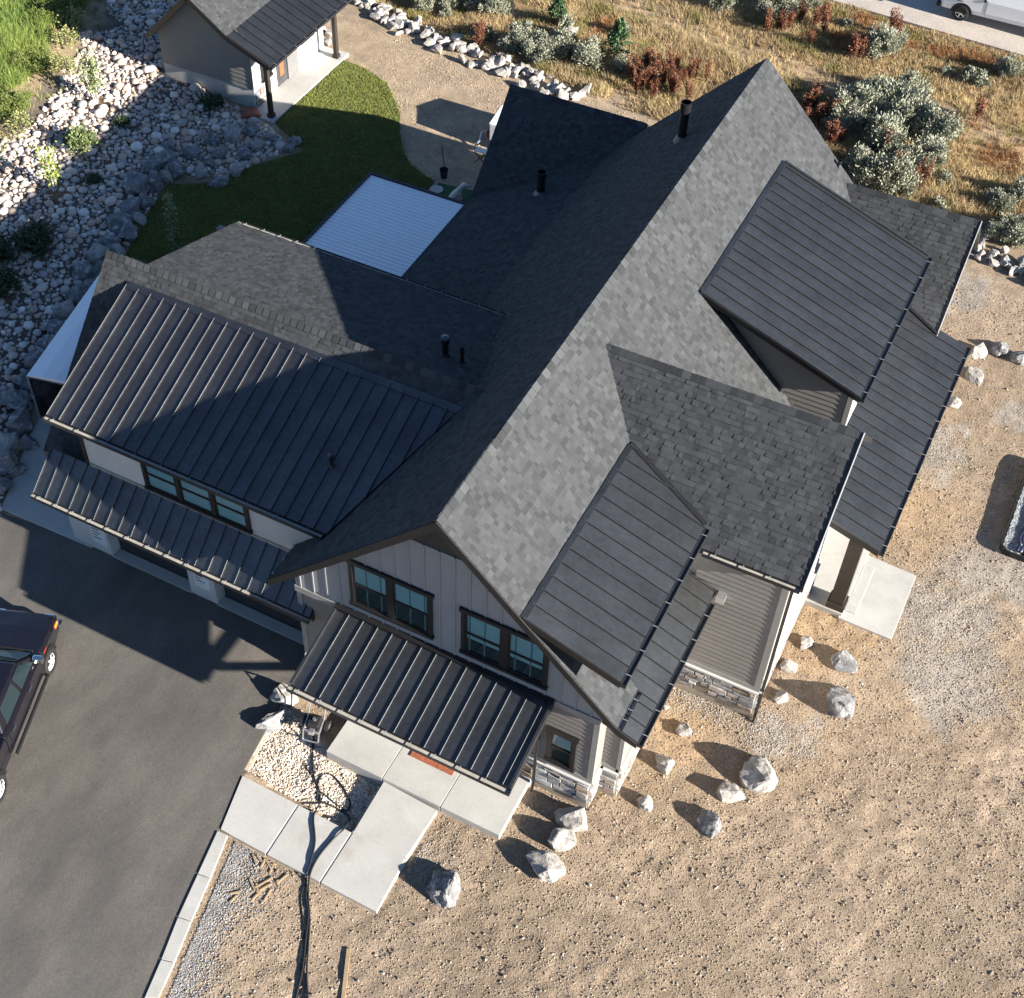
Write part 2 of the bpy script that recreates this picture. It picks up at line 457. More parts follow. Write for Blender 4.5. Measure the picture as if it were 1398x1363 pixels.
ridge_caps((FX, YF, ZF), (3.3, YF, ZF), .98, .98, (0, -1, 0), far_gable[0], T0, .205)
ridge_caps((-8.85, 21.5, 5.8), (-3.75, 21.5, 5.8), .99, .99, (0, -1, 0), back_gable[0], T0, .23)

# dormer roofs in standing seam metal ----------------------------------
fd = [(D1, 0, ZD1), (D1, 6.05, ZD1), (E1, 5.17, ZE1), (E1, 0, ZE1)]
up = .05
fd = [(a, b, c+up) for a, b, c in fd]
front_dormer = slab('dormer_roof', fd, .2)
metal_roof(Plane(fd[3], (0, 1, 0), np.subtract(fd[0], fd[3])), fd, front_dormer, .46)
gutter((E1+.004, .0, ZE1+.03), (E1+.004, 5.1, ZE1+.03), (1, 0, 0), front_dormer, False)
bd = [(a, b, c+up) for a, b, c in [(D2, YA, ZD2), (D2, YB, ZD2), (E2, YB, ZE2), (E2, YA, ZE2)]]
back_dormer = slab('dormer_roof', bd, .2)
metal_roof(Plane(bd[3], (0, 1, 0), np.subtract(bd[0], bd[3])), bd, back_dormer, .44)
gutter((E2+.004, YA, ZE2+.03), (E2+.004, YB, ZE2+.03), (1, 0, 0), back_dormer, False)
for (dd, y0, y1, z) in ((D1, 0, 6.0, ZD1), (D2, YA, YB, ZD2)):       # flashing along the dormer heads
    par = front_dormer if dd == D1 else back_dormer
    MB().prism([(dd-.05, y0, zr(dd-.05)+.034), (dd+.10, y0, z+.082-.02), (dd+.10, y1, z+.082-.02), (dd-.05, y1, zr(dd-.05)+.034)], (0, 0, .012)).obj('flashing', 'roof_metal', par)
for (A, B) in ((bd[0], bd[3]), (bd[1], bd[2])):
    MB().bar((A[0], A[1], A[2]+.03), (B[0], B[1], B[2]+.03), .07, .08).obj('rake_trim', 'roof_metal', back_dormer)
# valley flashing between front dormer and cross gable
MB().bar((D1, 6.05, ZD1+.075), (E1, 5.17, ZE1+.075), .13, .03).obj('flashing', 'dark_metal', front_dormer)
# lower metal roofs
C1, ZC1 = 5.20, 4.57
lf = [(3.95, 0, 5.07), (3.95, 4.98, 5.07), (C1, 4.98, ZC1), (C1, 0, ZC1)]
lower_front = slab('lower_roof', [(4.3, 0, 4.93), (4.3, 1.15, 4.93), (3.95, 1.15, 5.07)]+lf[1:], .16)
_pl = Plane(lf[3], (0, 1, 0), np.subtract(lf[0], lf[3]))
metal_roof(_pl, [(4.45, 0, 4.57+.4*.75*1.0417), (4.45, 1.18, 4.57+.4*.75*1.0417), lf[3][:1]+(1.18,)+lf[3][2:], lf[3]], lower_front, .47)
metal_roof(_pl, [(3.95, 1.185, 5.07), lf[1], lf[2], (C1, 1.185, ZC1)], lower_front, .47)
gutter((C1+.004, .0, ZC1-.01), (C1+.004, 4.6, ZC1-.01), (1, 0, 0), lower_front, False)
gutter((4.674, .0, zr(4.67)-.02), (4.674, 1.15, zr(4.67)-.02), (1, 0, 0), main_roof, True, .3)
C2, ZC2, SP2 = 8.40, 3.43, .33
pz = lambda x: ZC2+SP2*(C2-x)
lb = [(5.7, 9.2, pz(5.7)), (5.7, 18.4, pz(5.7)), (C2, 18.4, ZC2), (C2, 9.2, ZC2)]
porch_back = slab('lower_roof', lb, .2)
metal_roof(Plane(lb[3], (0, 1, 0), np.subtract(lb[0], lb[3])), lb, porch_back, .44)
gutter((C2+.004, 9.2, ZC2-.01), (C2+.004, 18.4, ZC2-.01), (1, 0, 0), porch_back, False)
# valley flashing of the far gable
vy = lambda x: YF-(ZF-pz(x))/.98
MB().bar((5.95, vy(5.95), pz(5.95)+.05), (7.5, vy(7.5), pz(7.5)+.05), .10, .05).obj('flashing', 'dark_metal', porch_back)
# gutter of the near gable
gutter((4.74, YG-HG-.004, ZG-MG*HG-.01), (GX-.05, YG-HG-.004, ZG-MG*HG-.01), (0, -1, 0), near_gable[0], True, .7)

# garage wing ----------------------------------------------------------
zwf = lambda y: ZW-1.008*(YW-y)
wing_roof = slab('wing_roof', [(XW0, YW, ZW), (-1.6, YW, ZW), (-1.6, 1.45, zwf(1.45)), (XW0, 1.45, zwf(1.45))], .2)
slab('wing_roof', [(XW0, YW, ZW), (-1.6, YW, ZW), (-1.6, 9.4, ZW-3.75), (XW0, 9.4, ZW-3.75)], .2)
PW1 = Plane((XW0, 1.45, zwf(1.45)), (1, 0, 0), (0, YW-1.45, ZW-zwf(1.45)))
XD0 = -12.68
shingle_plane(PW1, [[(XW0, YW, ZW), (-1.6, YW, ZW), (-1.6, 1.45, zwf(1.45)), (XW0, 1.45, zwf(1.45))]],
              lambda c: (c[2] < zl(c[0])) or (c[1] < 5.0 and c[0] > -11.8), True, tone=(.0575, .0605, .0645))
PW2 = Plane((XW0, 9.4, ZW-3.75), (1, 0, 0), (0, YW-9.4, 3.75))
shingle_plane(PW2, [[(XW0, YW, ZW), (-12.3, YW, ZW), (-12.3, 9.4, ZW-3.75), (XW0, 9.4, ZW-3.75)], [(-12.3, YW, ZW), (-1.6, YW, ZW), (-1.6, YRS+.1, ZW-.45), (-12.3, YRS+.1, ZW-.45)]],
              lambda c: c[2] < zl(c[0]), tone=(.0575, .0605, .0645))
XRD = -12.62
rd = [(XRD, YRS, ZRS), (-2.0, YRS, ZRS), (-2.0, YRE, ZRE), (XRD, YRE, ZRE)]
rear_dormer = slab('dormer_roof', rd, .2)
PRD = Plane(rd[3], (1, 0, 0), np.subtract(rd[0], rd[3]))
shingle_plane(PRD, [rd], lambda c: c[2] < zl(c[0]), tone=(.0575, .0605, .0645))
gutter((XRD, YRE+.004, ZRE-.01), (-3.42, YRE+.004, ZRE-.01), (0, 1, 0), rear_dormer, True, .62)
ridge_caps((XW0, YW, ZW), (-1.75, YW, ZW), 1.0, 1.0, (0, -1, 0), wing_roof, T0, .22)
YT, ZT, YE, ZWE = 5.13, 7.30, 1.14, 5.71
gd0 = [(a, b, c+.05) for a, b, c in [(XD0, YT, ZT), (-2.2, YT, ZT), (-3.80, YE, ZWE), (XD0, YE, ZWE)]]
gar_dormer = slab('dormer_roof', gd0, .2)
metal_roof(Plane(gd0[3], (1, 0, 0), np.subtract(gd0[0], gd0[3])), gd0, gar_dormer, .425)
gutter((XD0-.05, YE-.004, ZWE+.03), (-3.86, YE-.004, ZWE+.03), (0, -1, 0), gar_dormer, True, .9)
MB().prism([(XD0, YT+.10, zwf(YT+.10)+.034), (-2.1, YT+.10, zwf(YT+.10)+.034), (-2.2, YT-.10, ZT+.04), (XD0, YT-.10, ZT+.04)], (0, 0, .012)).obj('flashing', 'roof_metal', gar_dormer)
YP1, ZP1, YP0, ZP0, XP0, XP1 = 1.30, 4.10, .24, 3.26, -13.10, -3.95
pent = [(XP0, YP1, ZP1), (XP1, YP1, ZP1), (XP1, YP0, ZP0), (XP0, YP0, ZP0)]
pent_roof = slab('pent_roof', pent, .16)
metal_roof(Plane(pent[3], (1, 0, 0), np.subtract(pent[0], pent[3])), pent, pent_roof, .425)
gutter((XP0-.05, YP0-.004, ZP0-.01), (XP1+.03, YP0-.004, ZP0-.01), (0, -1, 0), pent_roof, True, .62)
MB().prism([(XP1+.002, YP1, ZP1-.02), (XP1+.002, YP0, ZP0-.02), (XP1+.002, YP0+.1, ZP0-.3), (XP1+.002, YP1, ZP1-1.1)], (.03, 0, 0)).obj('end_panel', 'fascia', pent_roof)

# front porch ----------------------------------------------------------
XPL, XPR, YPT, ZPT, YPE, ZPE = -3.13, 2.95, .45, 4.15, -1.90, 3.57
pr = [(XPL, YPT, ZPT), (XPR, YPT, ZPT), (XPR, YPE, ZPE), (XPL, YPE, ZPE)]
porch_roof = slab('porch_roof', pr, .18)
metal_roof(Plane(pr[3], (1, 0, 0), np.subtract(pr[0], pr[3])), pr, porch_roof, .418)
gutter((XPL-.04, YPE-.004, ZPE-.01), (XPR+.02, YPE-.004, ZPE-.01), (0, -1, 0), porch_roof, True, .62)
MB().prism([(XPL, .43, ZPT+.03), (XPR, .43, ZPT+.03), (XPR, .25, ZPT+.005), (XPL, .25, ZPT+.005)], (0, 0, .07)).obj('flashing', 'dark_metal', porch_roof)
for xx in (XPL+.02, XPR-.02):
    MB().bar((xx, YPT-.03, ZPT+.04), (xx, YPE, ZPE+.05), .07, .09).obj('rake_trim', 'roof_metal', porch_roof)
for xx in (-2.85, 2.55):     # the roof hangs on knee braces, no posts
    MB().box(xx-.08, xx+.08, -1.62, .44, 3.30, 3.46).obj('porch_beam', 'wood_dark', house)
    MB().bar((xx, .36, 2.35), (xx, -1.40, 3.33), .14, .16, up=(1, 0, 0)).obj('knee_brace', 'wood_dark', house)
    MB().box(xx-.08, xx+.08, .34, .444, 2.1, 3.29).obj('wall_cleat', 'wood_dark', house)
MB().box(-2.9, 2.6, -1.80, -1.63, 3.28, 3.46).obj('porch_beam', 'wood_dark', house)

# eave and rake trim: fascia boards in front of the front gable
for sgn, zf, xe in ((1, zr, 4.67), (-1, zl, -4.92)):
    MB().prism([(0, -.03, ZR-.01), (xe, -.03, zf(xe)-.01), (xe, -.03, zf(xe)-.26), (0, -.03, ZR-.30)], (0, .028, 0)).obj('fascia_board', 'fascia', main_roof)
MB().prism([(4.67, -.03, zr(4.67)-.01), (C1, -.03, ZC1-.01), (C1, -.03, ZC1-.18), (4.67, -.03, zr(4.67)-.26)], (0, .028, 0)).obj('fascia_board', 'fascia', lower_front)
for yy in (.15, .65, 1.15):   # snow guards on the left eave
    MB().box(-4.9, -4.84, yy, yy+.06, zl(-4.87)+.02, zl(-4.87)+.07).obj('snow_guard', 'bracket', main_roof)

# ---- write the shingles ----------------------------------------------
def write_shingles():
    idx = [k for k, t in enumerate(TABS) if t[8] and t[10]]
    cams = {k: np.linalg.norm(np.array(TABS[k][9])-CAM) for k in idx}
    ind = set(sorted(idx, key=lambda k: cams[k]-(3.0 if TABS[k][0] is PR else 0))[:300])
    V = []; LO = []; TO = []; CO = []; cache = {}
    for k, (pl, u0, u1, v0, v1, th, t, c, full, cc, show, tone) in enumerate(TABS):
        col = (tone[0]*t, tone[1]*t, tone[2]*t)
        if k in ind:
            key = (round(u1-u0, 3), th, t, tone)
            if key not in cache:
                a = u1-u0; e = .145
                cache[key] = poly_mesh('shingle', [(0, 0, 0), (a, 0, 0), (0, 0, th), (a, 0, th), (0, e, .001), (a, e, .001)],
                                       [(2, 3, 5, 4), (0, 1, 3, 2), (0, 2, 4), (1, 5, 3)], ['shingle'], attrs={'col': [col]*6})
            o3 = pl.to3((u0, v0)); n = np.cross(pl.u, pl.v); s = 1 if n[2] > 0 else -1
            M = Matrix(((pl.u[0], pl.v[0], pl.n[0], o3[0]), (pl.u[1], pl.v[1], pl.n[1], o3[1]), (pl.u[2], pl.v[2], pl.n[2], o3[2]), (0, 0, 0, 1)))
            if s < 0:   # keep it a proper rotation
                o3 = pl.to3((u1, v0))
                M = Matrix(((-pl.u[0], pl.v[0], pl.n[0], o3[0]), (-pl.u[1], pl.v[1], pl.n[1], o3[1]), (-pl.u[2], pl.v[2], pl.n[2], o3[2]), (0, 0, 0, 1)))
            add('shingle', cache[key], main_roof if pl is PR else wing_roof if pl is PW1 else near_gable[0], M)
            continue
        b = len(V)
        if full:
            V += [pl.to3((u0, v0)), pl.to3((u1, v0)), pl.to3((u0, v0), th), pl.to3((u1, v0), th), pl.to3((u0, v1), .001), pl.to3((u1, v1), .001)]
            LO += [b+2, b+3, b+5, b+4, b, b+1, b+3, b+2, b, b+2, b+4, b+1, b+5, b+3]; TO += [4, 4, 3, 3]; CO += [col]*6
        else:
            e = max(v1-v0, .01)
            for q in c: V.append(pl.to3(q, max(0, th*(1-(q[1]-v0)/e))+.001))
            LO += list(range(b, b+len(c))); TO.append(len(c)); CO += [col]*len(c)
    st = np.concatenate([[0], np.cumsum(TO)[:-1]])
    me = mesh_np('shingles', V, LO, st, TO, ['shingle'], attrs={'col': CO})
    add('shingle_field', me, house, kind='stuff')
write_shingles()
# ---- walls -----------------------------------------------------------
def wall_box(*a, m='siding', name='wall'): return MB().box(*a).obj(name, m, house)
def siding(poly, o, ud, nd, parent, expo=.18, m='siding'):
    """lap boards on a convex wall polygon given as (u,z) about o"""
    o = np.asarray(o, float); ud = np.asarray(ud, float); nd = np.asarray(nd, float); Z = np.array([0, 0, 1.])
    z = min(p[1] for p in poly); zm = max(p[1] for p in poly)
    while z < zm-.03:
        z1 = min(z+expo, zm)
        c = clip_half(clip_half(poly, 0, -1, -(z+.01)), 0, 1, z1-.01)
        if len(c) >= 3:
            a = min(p[0] for p in c); b = max(p[0] for p in c)
            P = lambda u, zz, n: o+ud*u+Z*zz+nd*n
            MB().hexa([P(a, z, .001), P(b, z, .001), P(b, z, .024), P(a, z, .024), P(a, z1+.01, .001), P(b, z1+.01, .001), P(b, z1+.01, .005), P(a, z1+.01, .005)]).obj('siding_board', m, parent)
        z = z1
def stones(o, ud, nd, width, z0, z1, parent):
    o = np.asarray(o, float); ud = np.asarray(ud, float); nd = np.asarray(nd, float); Z = np.array([0, 0, 1.])
    pal = [(.30, .27, .24), (.36, .33, .30), (.24, .23, .23), (.40, .36, .31), (.20, .16, .13), (.33, .33, .33), (.44, .42, .39), (.27, .20, .14), (.16, .16, .17)]
    z = z0
    while z < z1-.03:
        h = min(R.choice((.11, .15, .19, .24)), z1-z)
        if z1-z-h < .07: h = z1-z
        u = 0.0
        while u < width-.02:
            wd = R.uniform(.18, .6); wd = width-u if width-u-wd < .15 else wd
            g = .012; d = R.uniform(.03, .075); j = lambda: R.uniform(-.012, .012)
            P = lambda a, b, n: o+ud*a+Z*b+nd*n
            a0, a1, b0, b1 = u+g, u+wd-g, z+g, z+h-g; t = R.uniform(.8, 1.2); col = [c*t for c in R.choice(pal)]
            pts = [P(a0, b0, 0), P(a1, b0, 0), P(a1, b1, 0), P(a0, b1, 0),
                   P(a0+.012+j(), b0+.012+j(), d+j()), P(a1-.012+j(), b0+.012+j(), d+j()), P(a1-.012+j(), b1-.012+j(), d+j()), P(a0+.012+j(), b1-.012+j(), d+j())]
            me = poly_mesh('stone', pts, [(4, 5, 6, 7), (0, 1, 5, 4), (1, 2, 6, 5), (2, 3, 7, 6), (3, 0, 4, 7)], ['stone'], attrs={'col': [col]*8})
            add('stone', me, parent); u += wd
        z += h
def base_band(o, ud, nd, width, parent, top=1.15):
    """foundation strip, stone veneer, ledge and skirt board at the foot of a wall"""
    o = np.asarray(o, float); ud = np.asarray(ud, float); nd = np.asarray(nd, float); Z = np.array([0, 0, 1.])
    P = lambda a, n, z: o+ud*a+nd*n+Z*z
    def bx(a0, a1, n0, n1, z0, z1, m, nm): MB().hexa([P(a0, n0, z0), P(a1, n0, z0), P(a1, n1, z0), P(a0, n1, z0), P(a0, n0, z1), P(a1, n0, z1), P(a1, n1, z1), P(a0, n1, z1)]).obj(nm, m, parent)
    bx(-.0, width, .002, .035, -.3, .22, 'found', 'foundation')
    bx(0, width, .002, .02, .22, top, 'mortar', 'stone_backing')
    stones(P(0, .02, 0), ud, nd, width, .22, top, parent)
    bx(-.02, width+.02, .002, .11, top+.001, top+.055, 'wall_pale', 'ledge')
    bx(0, width, .002, .040, top+.056, top+.21, 'trim', 'skirt_board')
def vtrim(x0, x1, y0, y1, z0, z1, parent): MB().box(x0, x1, y0, y1, z0, z1).obj('corner_board', 'trim', parent)

YWF = .45
# front gable wall: plain lower storey and board-and-batten upper storey
XL, XRW = -4.33, 4.10
fw_ = MB(); fw_.prism([(XL, YWF, 0), (XRW, YWF, 0), (XRW, YWF, zr(XRW)-.2), (0, YWF, ZR-.24), (XL, YWF, zl(XL)-.2)], (0, .3, 0))
front_wall = fw_.obj('wall', 'siding', house)
# board and batten field, from the porch roof to the dark panel at the peak
zb, zt_ = 4.12, 8.0
xr_t, xl_t = (ZR-.35-zt_)/MR, -(ZR-.35-zt_)/ML
bbf = [(XL-.04, zb), (XRW+.02, zb), (XRW+.02, zr(XRW)-.3), (xr_t, zt_), (xl_t, zt_), (XL-.04, zl(XL)-.28)]
bb = MB().prism([(x, YWF-.05, z) for x, z in bbf], (0, .048, 0)).obj('upper_wall', 'batten_wall', house)
x = XL+.12
while x < XRW:
    zt1 = min(zt_, (zr(x) if x > 0 else zl(x))-.3)
    if zt1 > zb+.1: MB().box(x-.02, x+.02, YWF-.072, YWF-.051, zb, zt1).obj('batten', 'batten_wall', bb)
    x += .405
MB().box(XL-.06, XRW+.04, YWF-.09, YWF-.051, zb-.12, zb+.10).obj('band_board', 'trim', bb)
MB().prism([(xr_t+.25, YWF-.03, zt_-.16), (0, YWF-.03, ZR-.3), (xl_t-.25, YWF-.03, zt_-.16)], (0, .028, 0)).obj('gable_panel', 'door_dark', house)
# lower front wall right of the porch: lap siding over stone
base_band((-4.33, YWF, 0), (1, 0, 0), (0, -1, 0), 8.43, front_wall)
siding([(0, 1.36), (8.35, 1.36), (8.35, 3.98), (0, 3.98)], (-4.33, YWF, 0), (1, 0, 0), (0, -1, 0), front_wall)
vtrim(4.0, 4.15, YWF-.038, YWF+.06, 1.2, 4.3, front_wall)
vtrim(-4.38, -4.23, YWF-.045, YWF+.06, .1, 4.0, front_wall)
rw = wall_box(3.9, 4.10, YWF+.301, 1.06, 0, 4.7)
base_band((4.10, YWF, 0), (0, 1, 0), (1, 0, 0), .6, rw)
siding([(0.06, 1.36), (.6, 1.36), (.6, 4.6), (0.06, 4.6)], (4.10, YWF, 0), (0, 1, 0), (1, 0, 0), rw)
# right side wall below the lower roof
sw = wall_box(3.9, 4.60, 1.06, 5.04, 0, 4.75)
base_band((4.10, 1.06, 0), (1, 0, 0), (0, -1, 0), .5, sw)
siding([(0, 1.36), (.5, 1.36), (.5, 4.6), (0, 4.6)], (4.10, 1.06, 0), (1, 0, 0), (0, -1, 0), sw)
vtrim(4.53, 4.64, 1.02, 1.12, 1.2, 4.7, sw)
base_band((4.60, 1.06, 0), (0, 1, 0), (1, 0, 0), 3.98, sw)
siding([(.06, 1.36), (3.98, 1.36), (3.98, 4.6), (.06, 4.6)], (4.60, 1.06, 0), (0, 1, 0), (1, 0, 0), sw)
# dormer face above it
dw = MB().prism([(2.3, 1.21, 6.9), (4.10, 1.21, 6.5), (4.10, 1.21, 4.6), (2.3, 1.21, 4.9)], (0, 4.0, 0)).obj('dormer_wall', 'wall_pale', house)
vtrim(4.04, 4.14, 1.16, 1.26, 4.9, 6.45, dw)
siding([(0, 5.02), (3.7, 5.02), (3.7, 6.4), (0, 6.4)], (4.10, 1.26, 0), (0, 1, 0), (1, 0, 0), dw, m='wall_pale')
# near cross gable block
XG = 6.88; YN = 5.05; ZGE = ZG-MG*HG
gwall = MB().box(3.9, XG, YN, 10.14, 0, 6.18).obj('wall', 'siding', house)
MB().prism([(XG-.2, 5.05, 6.181), (XG-.2, 10.14, 6.181), (XG-.2, YG, ZG-.25)], (.2, 0, 0)).obj('gable_wall', 'siding', house)
base_band((4.62, YN, 0), (1, 0, 0), (0, -1, 0), XG-4.62, gwall)
siding([(0, 1.36), (XG-4.62-.02, 1.36), (XG-4.62-.02, 6.12), (0, 6.12)], (4.62, YN, 0), (1, 0, 0), (0, -1, 0), gwall)
vtrim(XG-.13, XG+.04, YN-.036, YN+.10, 1.2, 6.15, gwall)
base_band((XG, YN, 0), (0, 1, 0), (1, 0, 0), 5.09, gwall)
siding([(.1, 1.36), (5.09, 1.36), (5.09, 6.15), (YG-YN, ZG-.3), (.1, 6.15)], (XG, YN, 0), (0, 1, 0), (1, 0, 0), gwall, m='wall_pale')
MB().tube([(XG+.10, YN+.06, 6.05), (XG+.10, YN+.06, .1), (XG+.12, YN-.2, .04)], .045, 8).obj('downspout', 'dark_metal', house)
MB().tube([(2.62, .30, 3.55), (2.62, .30, .12), (2.66, .12, .05)], .045, 8).obj('downspout', 'dark_metal', house)
# scupper boxes on lower roof ends
MB().box(5.28, 5.50, 4.80, 5.02, 4.40, 4.62).obj('downspout_box', 'alu', lower_front)
# back porch recess
bw = MB().box(4.0, 5.9, 10.14, 18.3, 0, 3.45).obj('wall', 'siding', house)
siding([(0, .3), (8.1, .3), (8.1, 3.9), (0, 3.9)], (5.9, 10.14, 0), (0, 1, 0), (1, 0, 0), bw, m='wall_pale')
dz = lambda x: ZE2+(E2-x)*(ZD2-ZE2)/(E2-D2)-.17
bdw = MB().prism([(1.9, YA+.4, dz(1.9)-.1), (6.25, YA+.4, dz(6.25)-.02), (6.25, YA+.4, 3.6), (5.0, YA+.4, 3.6)], (0, YB-YA-.7, 0)).obj('dormer_wall', 'siding', house)
siding([(0, zr(4.6)), (1.63, zr(6.2)), (1.63, dz(6.25)-.03), (-2.2, dz(2.42)-.03), (-2.2, zr(2.4))], (4.6, YA+.4, 0), (1, 0, 0), (0, -1, 0), bdw)
vtrim(6.16, 6.30, YA+.36, YA+.5, 3.6, 5.9, bdw)
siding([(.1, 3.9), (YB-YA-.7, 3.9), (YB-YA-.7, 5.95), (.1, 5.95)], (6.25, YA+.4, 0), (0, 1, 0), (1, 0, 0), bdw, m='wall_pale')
# far gable block and back-left gable block
MB().box(4.0, 7.15, 18.3, 23.1, 0, 3.6).obj('wall', 'siding', house)
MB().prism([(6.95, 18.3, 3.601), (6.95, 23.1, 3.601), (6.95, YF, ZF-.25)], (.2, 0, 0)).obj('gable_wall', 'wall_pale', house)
MB().box(-8.5, -4.0, 18.8, 24.2, 0, 2.75).obj('wall', 'siding', house)
MB().prism([(-8.5, 18.8, 2.751), (-8.5, 24.2, 2.751), (-8.5, 21.5, 5.55)], (.2, 0, 0)).obj('gable_wall', 'siding', house)
# main body, rear gable
MB().box(-4.3, 4.0, .76, 20.7, 0, 4.45).obj('core_wall', 'siding', house)
MB().prism([(-4.3, 20.4, 4.451), (4.3, 20.4, 4.451), (0, 20.4, ZR-.3)], (0, .3, 0)).obj('gable_wall', 'siding', house)
# patio posts
for yy in (13.4, 18.3): bevel(MB().box(-8.66, -8.46, yy, yy+.2, 0, 2.85).obj('patio_post', 'wood_dark', house))
# back porch: slab, post, beam
bevel(MB().box(7.56, 7.96, 9.52, 9.92, .14, 3.42).obj('porch_post', 'wood_dark', house))
MB().box(7.50, 8.02, 9.46, 9.98, .14, .34).obj('post_base', 'wood_dark', house)
bevel(MB().box(7.56, 7.96, 17.4, 17.8, .14, 3.42).obj('porch_post', 'wood_dark', house))
MB().box(7.6, 7.92, 9.30, 18.2, 3.30, 3.50).obj('porch_beam', 'wood_dark', house)

# garage wing walls: piers between three doors
YD = 1.30
gw = MB()
for (a, b) in ((-13.3, -12.62), (-12.62, -11.86), (-8.98, -8.04), (-5.0, -4.34)): gw.box(a+.002, b-.002, YD, YD+.5, 0, 2.75)
gw.box(-13.3, -4.34, YD, YD+.5, 2.752, 3.35)
garage_wall = gw.obj('garage_wall', 'wall_pale', house)
MB().box(-13.3, -13.1, YD+.502, 10.0, 0, 3.5).obj('wall', 'siding', house)
MB().box(-13.1, -4.34, 9.8, 10.0, 0, 6.0).obj('wall', 'siding', house)
MB().prism([(-13.3, YD+.5, 3.501), (-13.3, 9.3, 3.501), (-13.3, YW+.1, ZW-.4), (-13.3, YW-.1, ZW-.4)], (.2, 0, 0)).obj('gable_wall', 'siding', house)
MB().box(-13.05, -4.4, 2.2, 2.25, 0, 3.6).obj('inner_wall', 'room', house)
MB().box(-13.05, -4.4, 2.3, 9.7, 3.0, 3.2).obj('inner_floor', 'room', house)
for (a, b) in ((-11.86, -8.98), (-8.04, -5.0)):
    gdr = MB().box(a+.02, b-.02, YD+.36, YD+.42, .02, 2.75).obj('garage_door', 'door_dark', house)
    for k in range(5):
        MB().box(a+.04, b-.04, YD+.34, YD+.358, .05+.54*k, .05+.54*k+.50).obj('door_panel', 'door_dark', gdr)
# notices taped to the house wrap on the piers
for (a, z0, z1, m) in ((-12.5, .35, 1.25, 3), (-8.75, .5, 1.3, 2)):
    pp = MB().box(a, a+.55, YD-.012, YD-.002, z0, z1).obj('wall_notice', 'paper', house)
    for k in range(m+2):
        MB().box(a+.06, a+.06+R.uniform(.15, .4), YD-.016, YD-.0125, z1-.12-.13*k, z1-.08-.13*k).obj('print_bar', 'ink', pp)
MB().box(XP0+.3, -4.6, YD+.1, YD+.2, 2.76, 2.9).obj('door_header', 'fascia', house)
# dormer wall over the pent roof, with the three-light window
dww = MB().box(-11.75, -3.9, YD-.002, YD+.2, 4.06, 5.80).obj('dormer_wall', 'wall_pale', house)
MB().box(-11.85, -11.72, YD-.03, YD+.05, 4.1, 5.75).obj('corner_board', 'fascia', dww)
MB().box(-11.7, -4.3, YD-.03, YD-.004, 4.10, 4.22).obj('skirt_board', 'trim', dww)

def window(o, ud, nd, lights, z0, z1, parent, trim='fascia', blind=.55, tw=.10, room=True):
    """lights: list of (u0,u1); a framed row of double-hung sashes"""
    o = np.asarray(o, float); ud = np.asarray(ud, float); nd = np.asarray(nd, float); Z = np.array([0, 0, 1.])
    P = lambda a, n, z: o+ud*a+nd*n+Z*z
    def hx(mb, a0, a1, n0, n1, b0, b1): mb.hexa([P(a0, n0, b0), P(a1, n0, b0), P(a1, n1, b0), P(a0, n1, b0), P(a0, n0, b1), P(a1, n0, b1), P(a1, n1, b1), P(a0, n1, b1)])
    ua, ub = lights[0][0], lights[-1][1]
    fr = MB(); hx(fr, ua-tw-.05, ub+tw+.05, .0, .085, z1, z1+tw+.02); hx(fr, ua-tw-.03, ub+tw+.03, .0, .10, z0-tw, z0)
    hx(fr, ua-tw, ua, .0, .07, z0, z1); hx(fr, ub, ub+tw, .0, .07, z0, z1)
    for k in range(len(lights)-1): hx(fr, lights[k][1], lights[k+1][0], .0, .07, z0, z1)
    wo = fr.obj('window', trim, parent)
    hx_ = MB(); hx(hx_, ua, ub, .001, .004, z0, z1); hx_.obj('window_recess', 'room', wo)
    for (a, b) in lights:
        s = MB(); m = (z0+z1)/2
        for (p0, p1, q0, q1, n) in ((a, b, z1-.05, z1, .05), (a, b, z0, z0+.06, .05), (a, a+.045, z0, z1, .048), (b-.045, b, z0, z1, .048), (a, b, m-.03, m+.03, .055)):
            hx(s, p0, p1, .030, n, q0, q1)
        s.obj('sash', trim, wo)
        if blind:
            bl = MB(); zz = z1-.06
            while zz > z1-(z1-z0)*blind:
                hx(bl, a+.05, b-.05, .006, .014, zz-.042, zz); zz -= .052
            bl.obj('blind', 'blind', wo)
        for (n_, q0, q1) in ((.034, z0+.05, m-.02), (.038, m+.02, z1-.04)):
            pts = [P(a+.04, n_, q0), P(b-.04, n_, q0), P(b-.04, n_, q1), P(a+.04, n_, q1)]
            if np.cross(pts[1]-pts[0], pts[2]-pts[1])@nd < 0: pts = pts[::-1]
            MB().quad(pts).obj('pane', 'window_glass', wo)
    return wo
FO = (0, YWF-.051, 0); XU = (1, 0, 0); NF = (0, -1, 0)
window(FO, XU, NF, [(-2.56, -1.58), (-1.42, -.45)], 4.66, 6.20, bb, blind=.5)
window(FO, XU, NF, [(.54, 1.50), (1.68, 2.62)], 4.66, 6.20, bb, blind=.62)
window((0, YWF-.031, 0), XU, NF, [(2.96, 3.54)], 1.58, 2.84, front_wall, trim='fascia', blind=.45)
window((0, YD-.003, 0), XU, NF, [(-9.62, -8.62), (-8.50, -7.50), (-7.38, -6.40)], 4.36, 5.45, dww, blind=.93)
# door and window under the porch, mostly hidden
MB().box(-.5, .5, YWF-.06, YWF-.032, .2, 2.3).obj('door', 'door_dark', house)

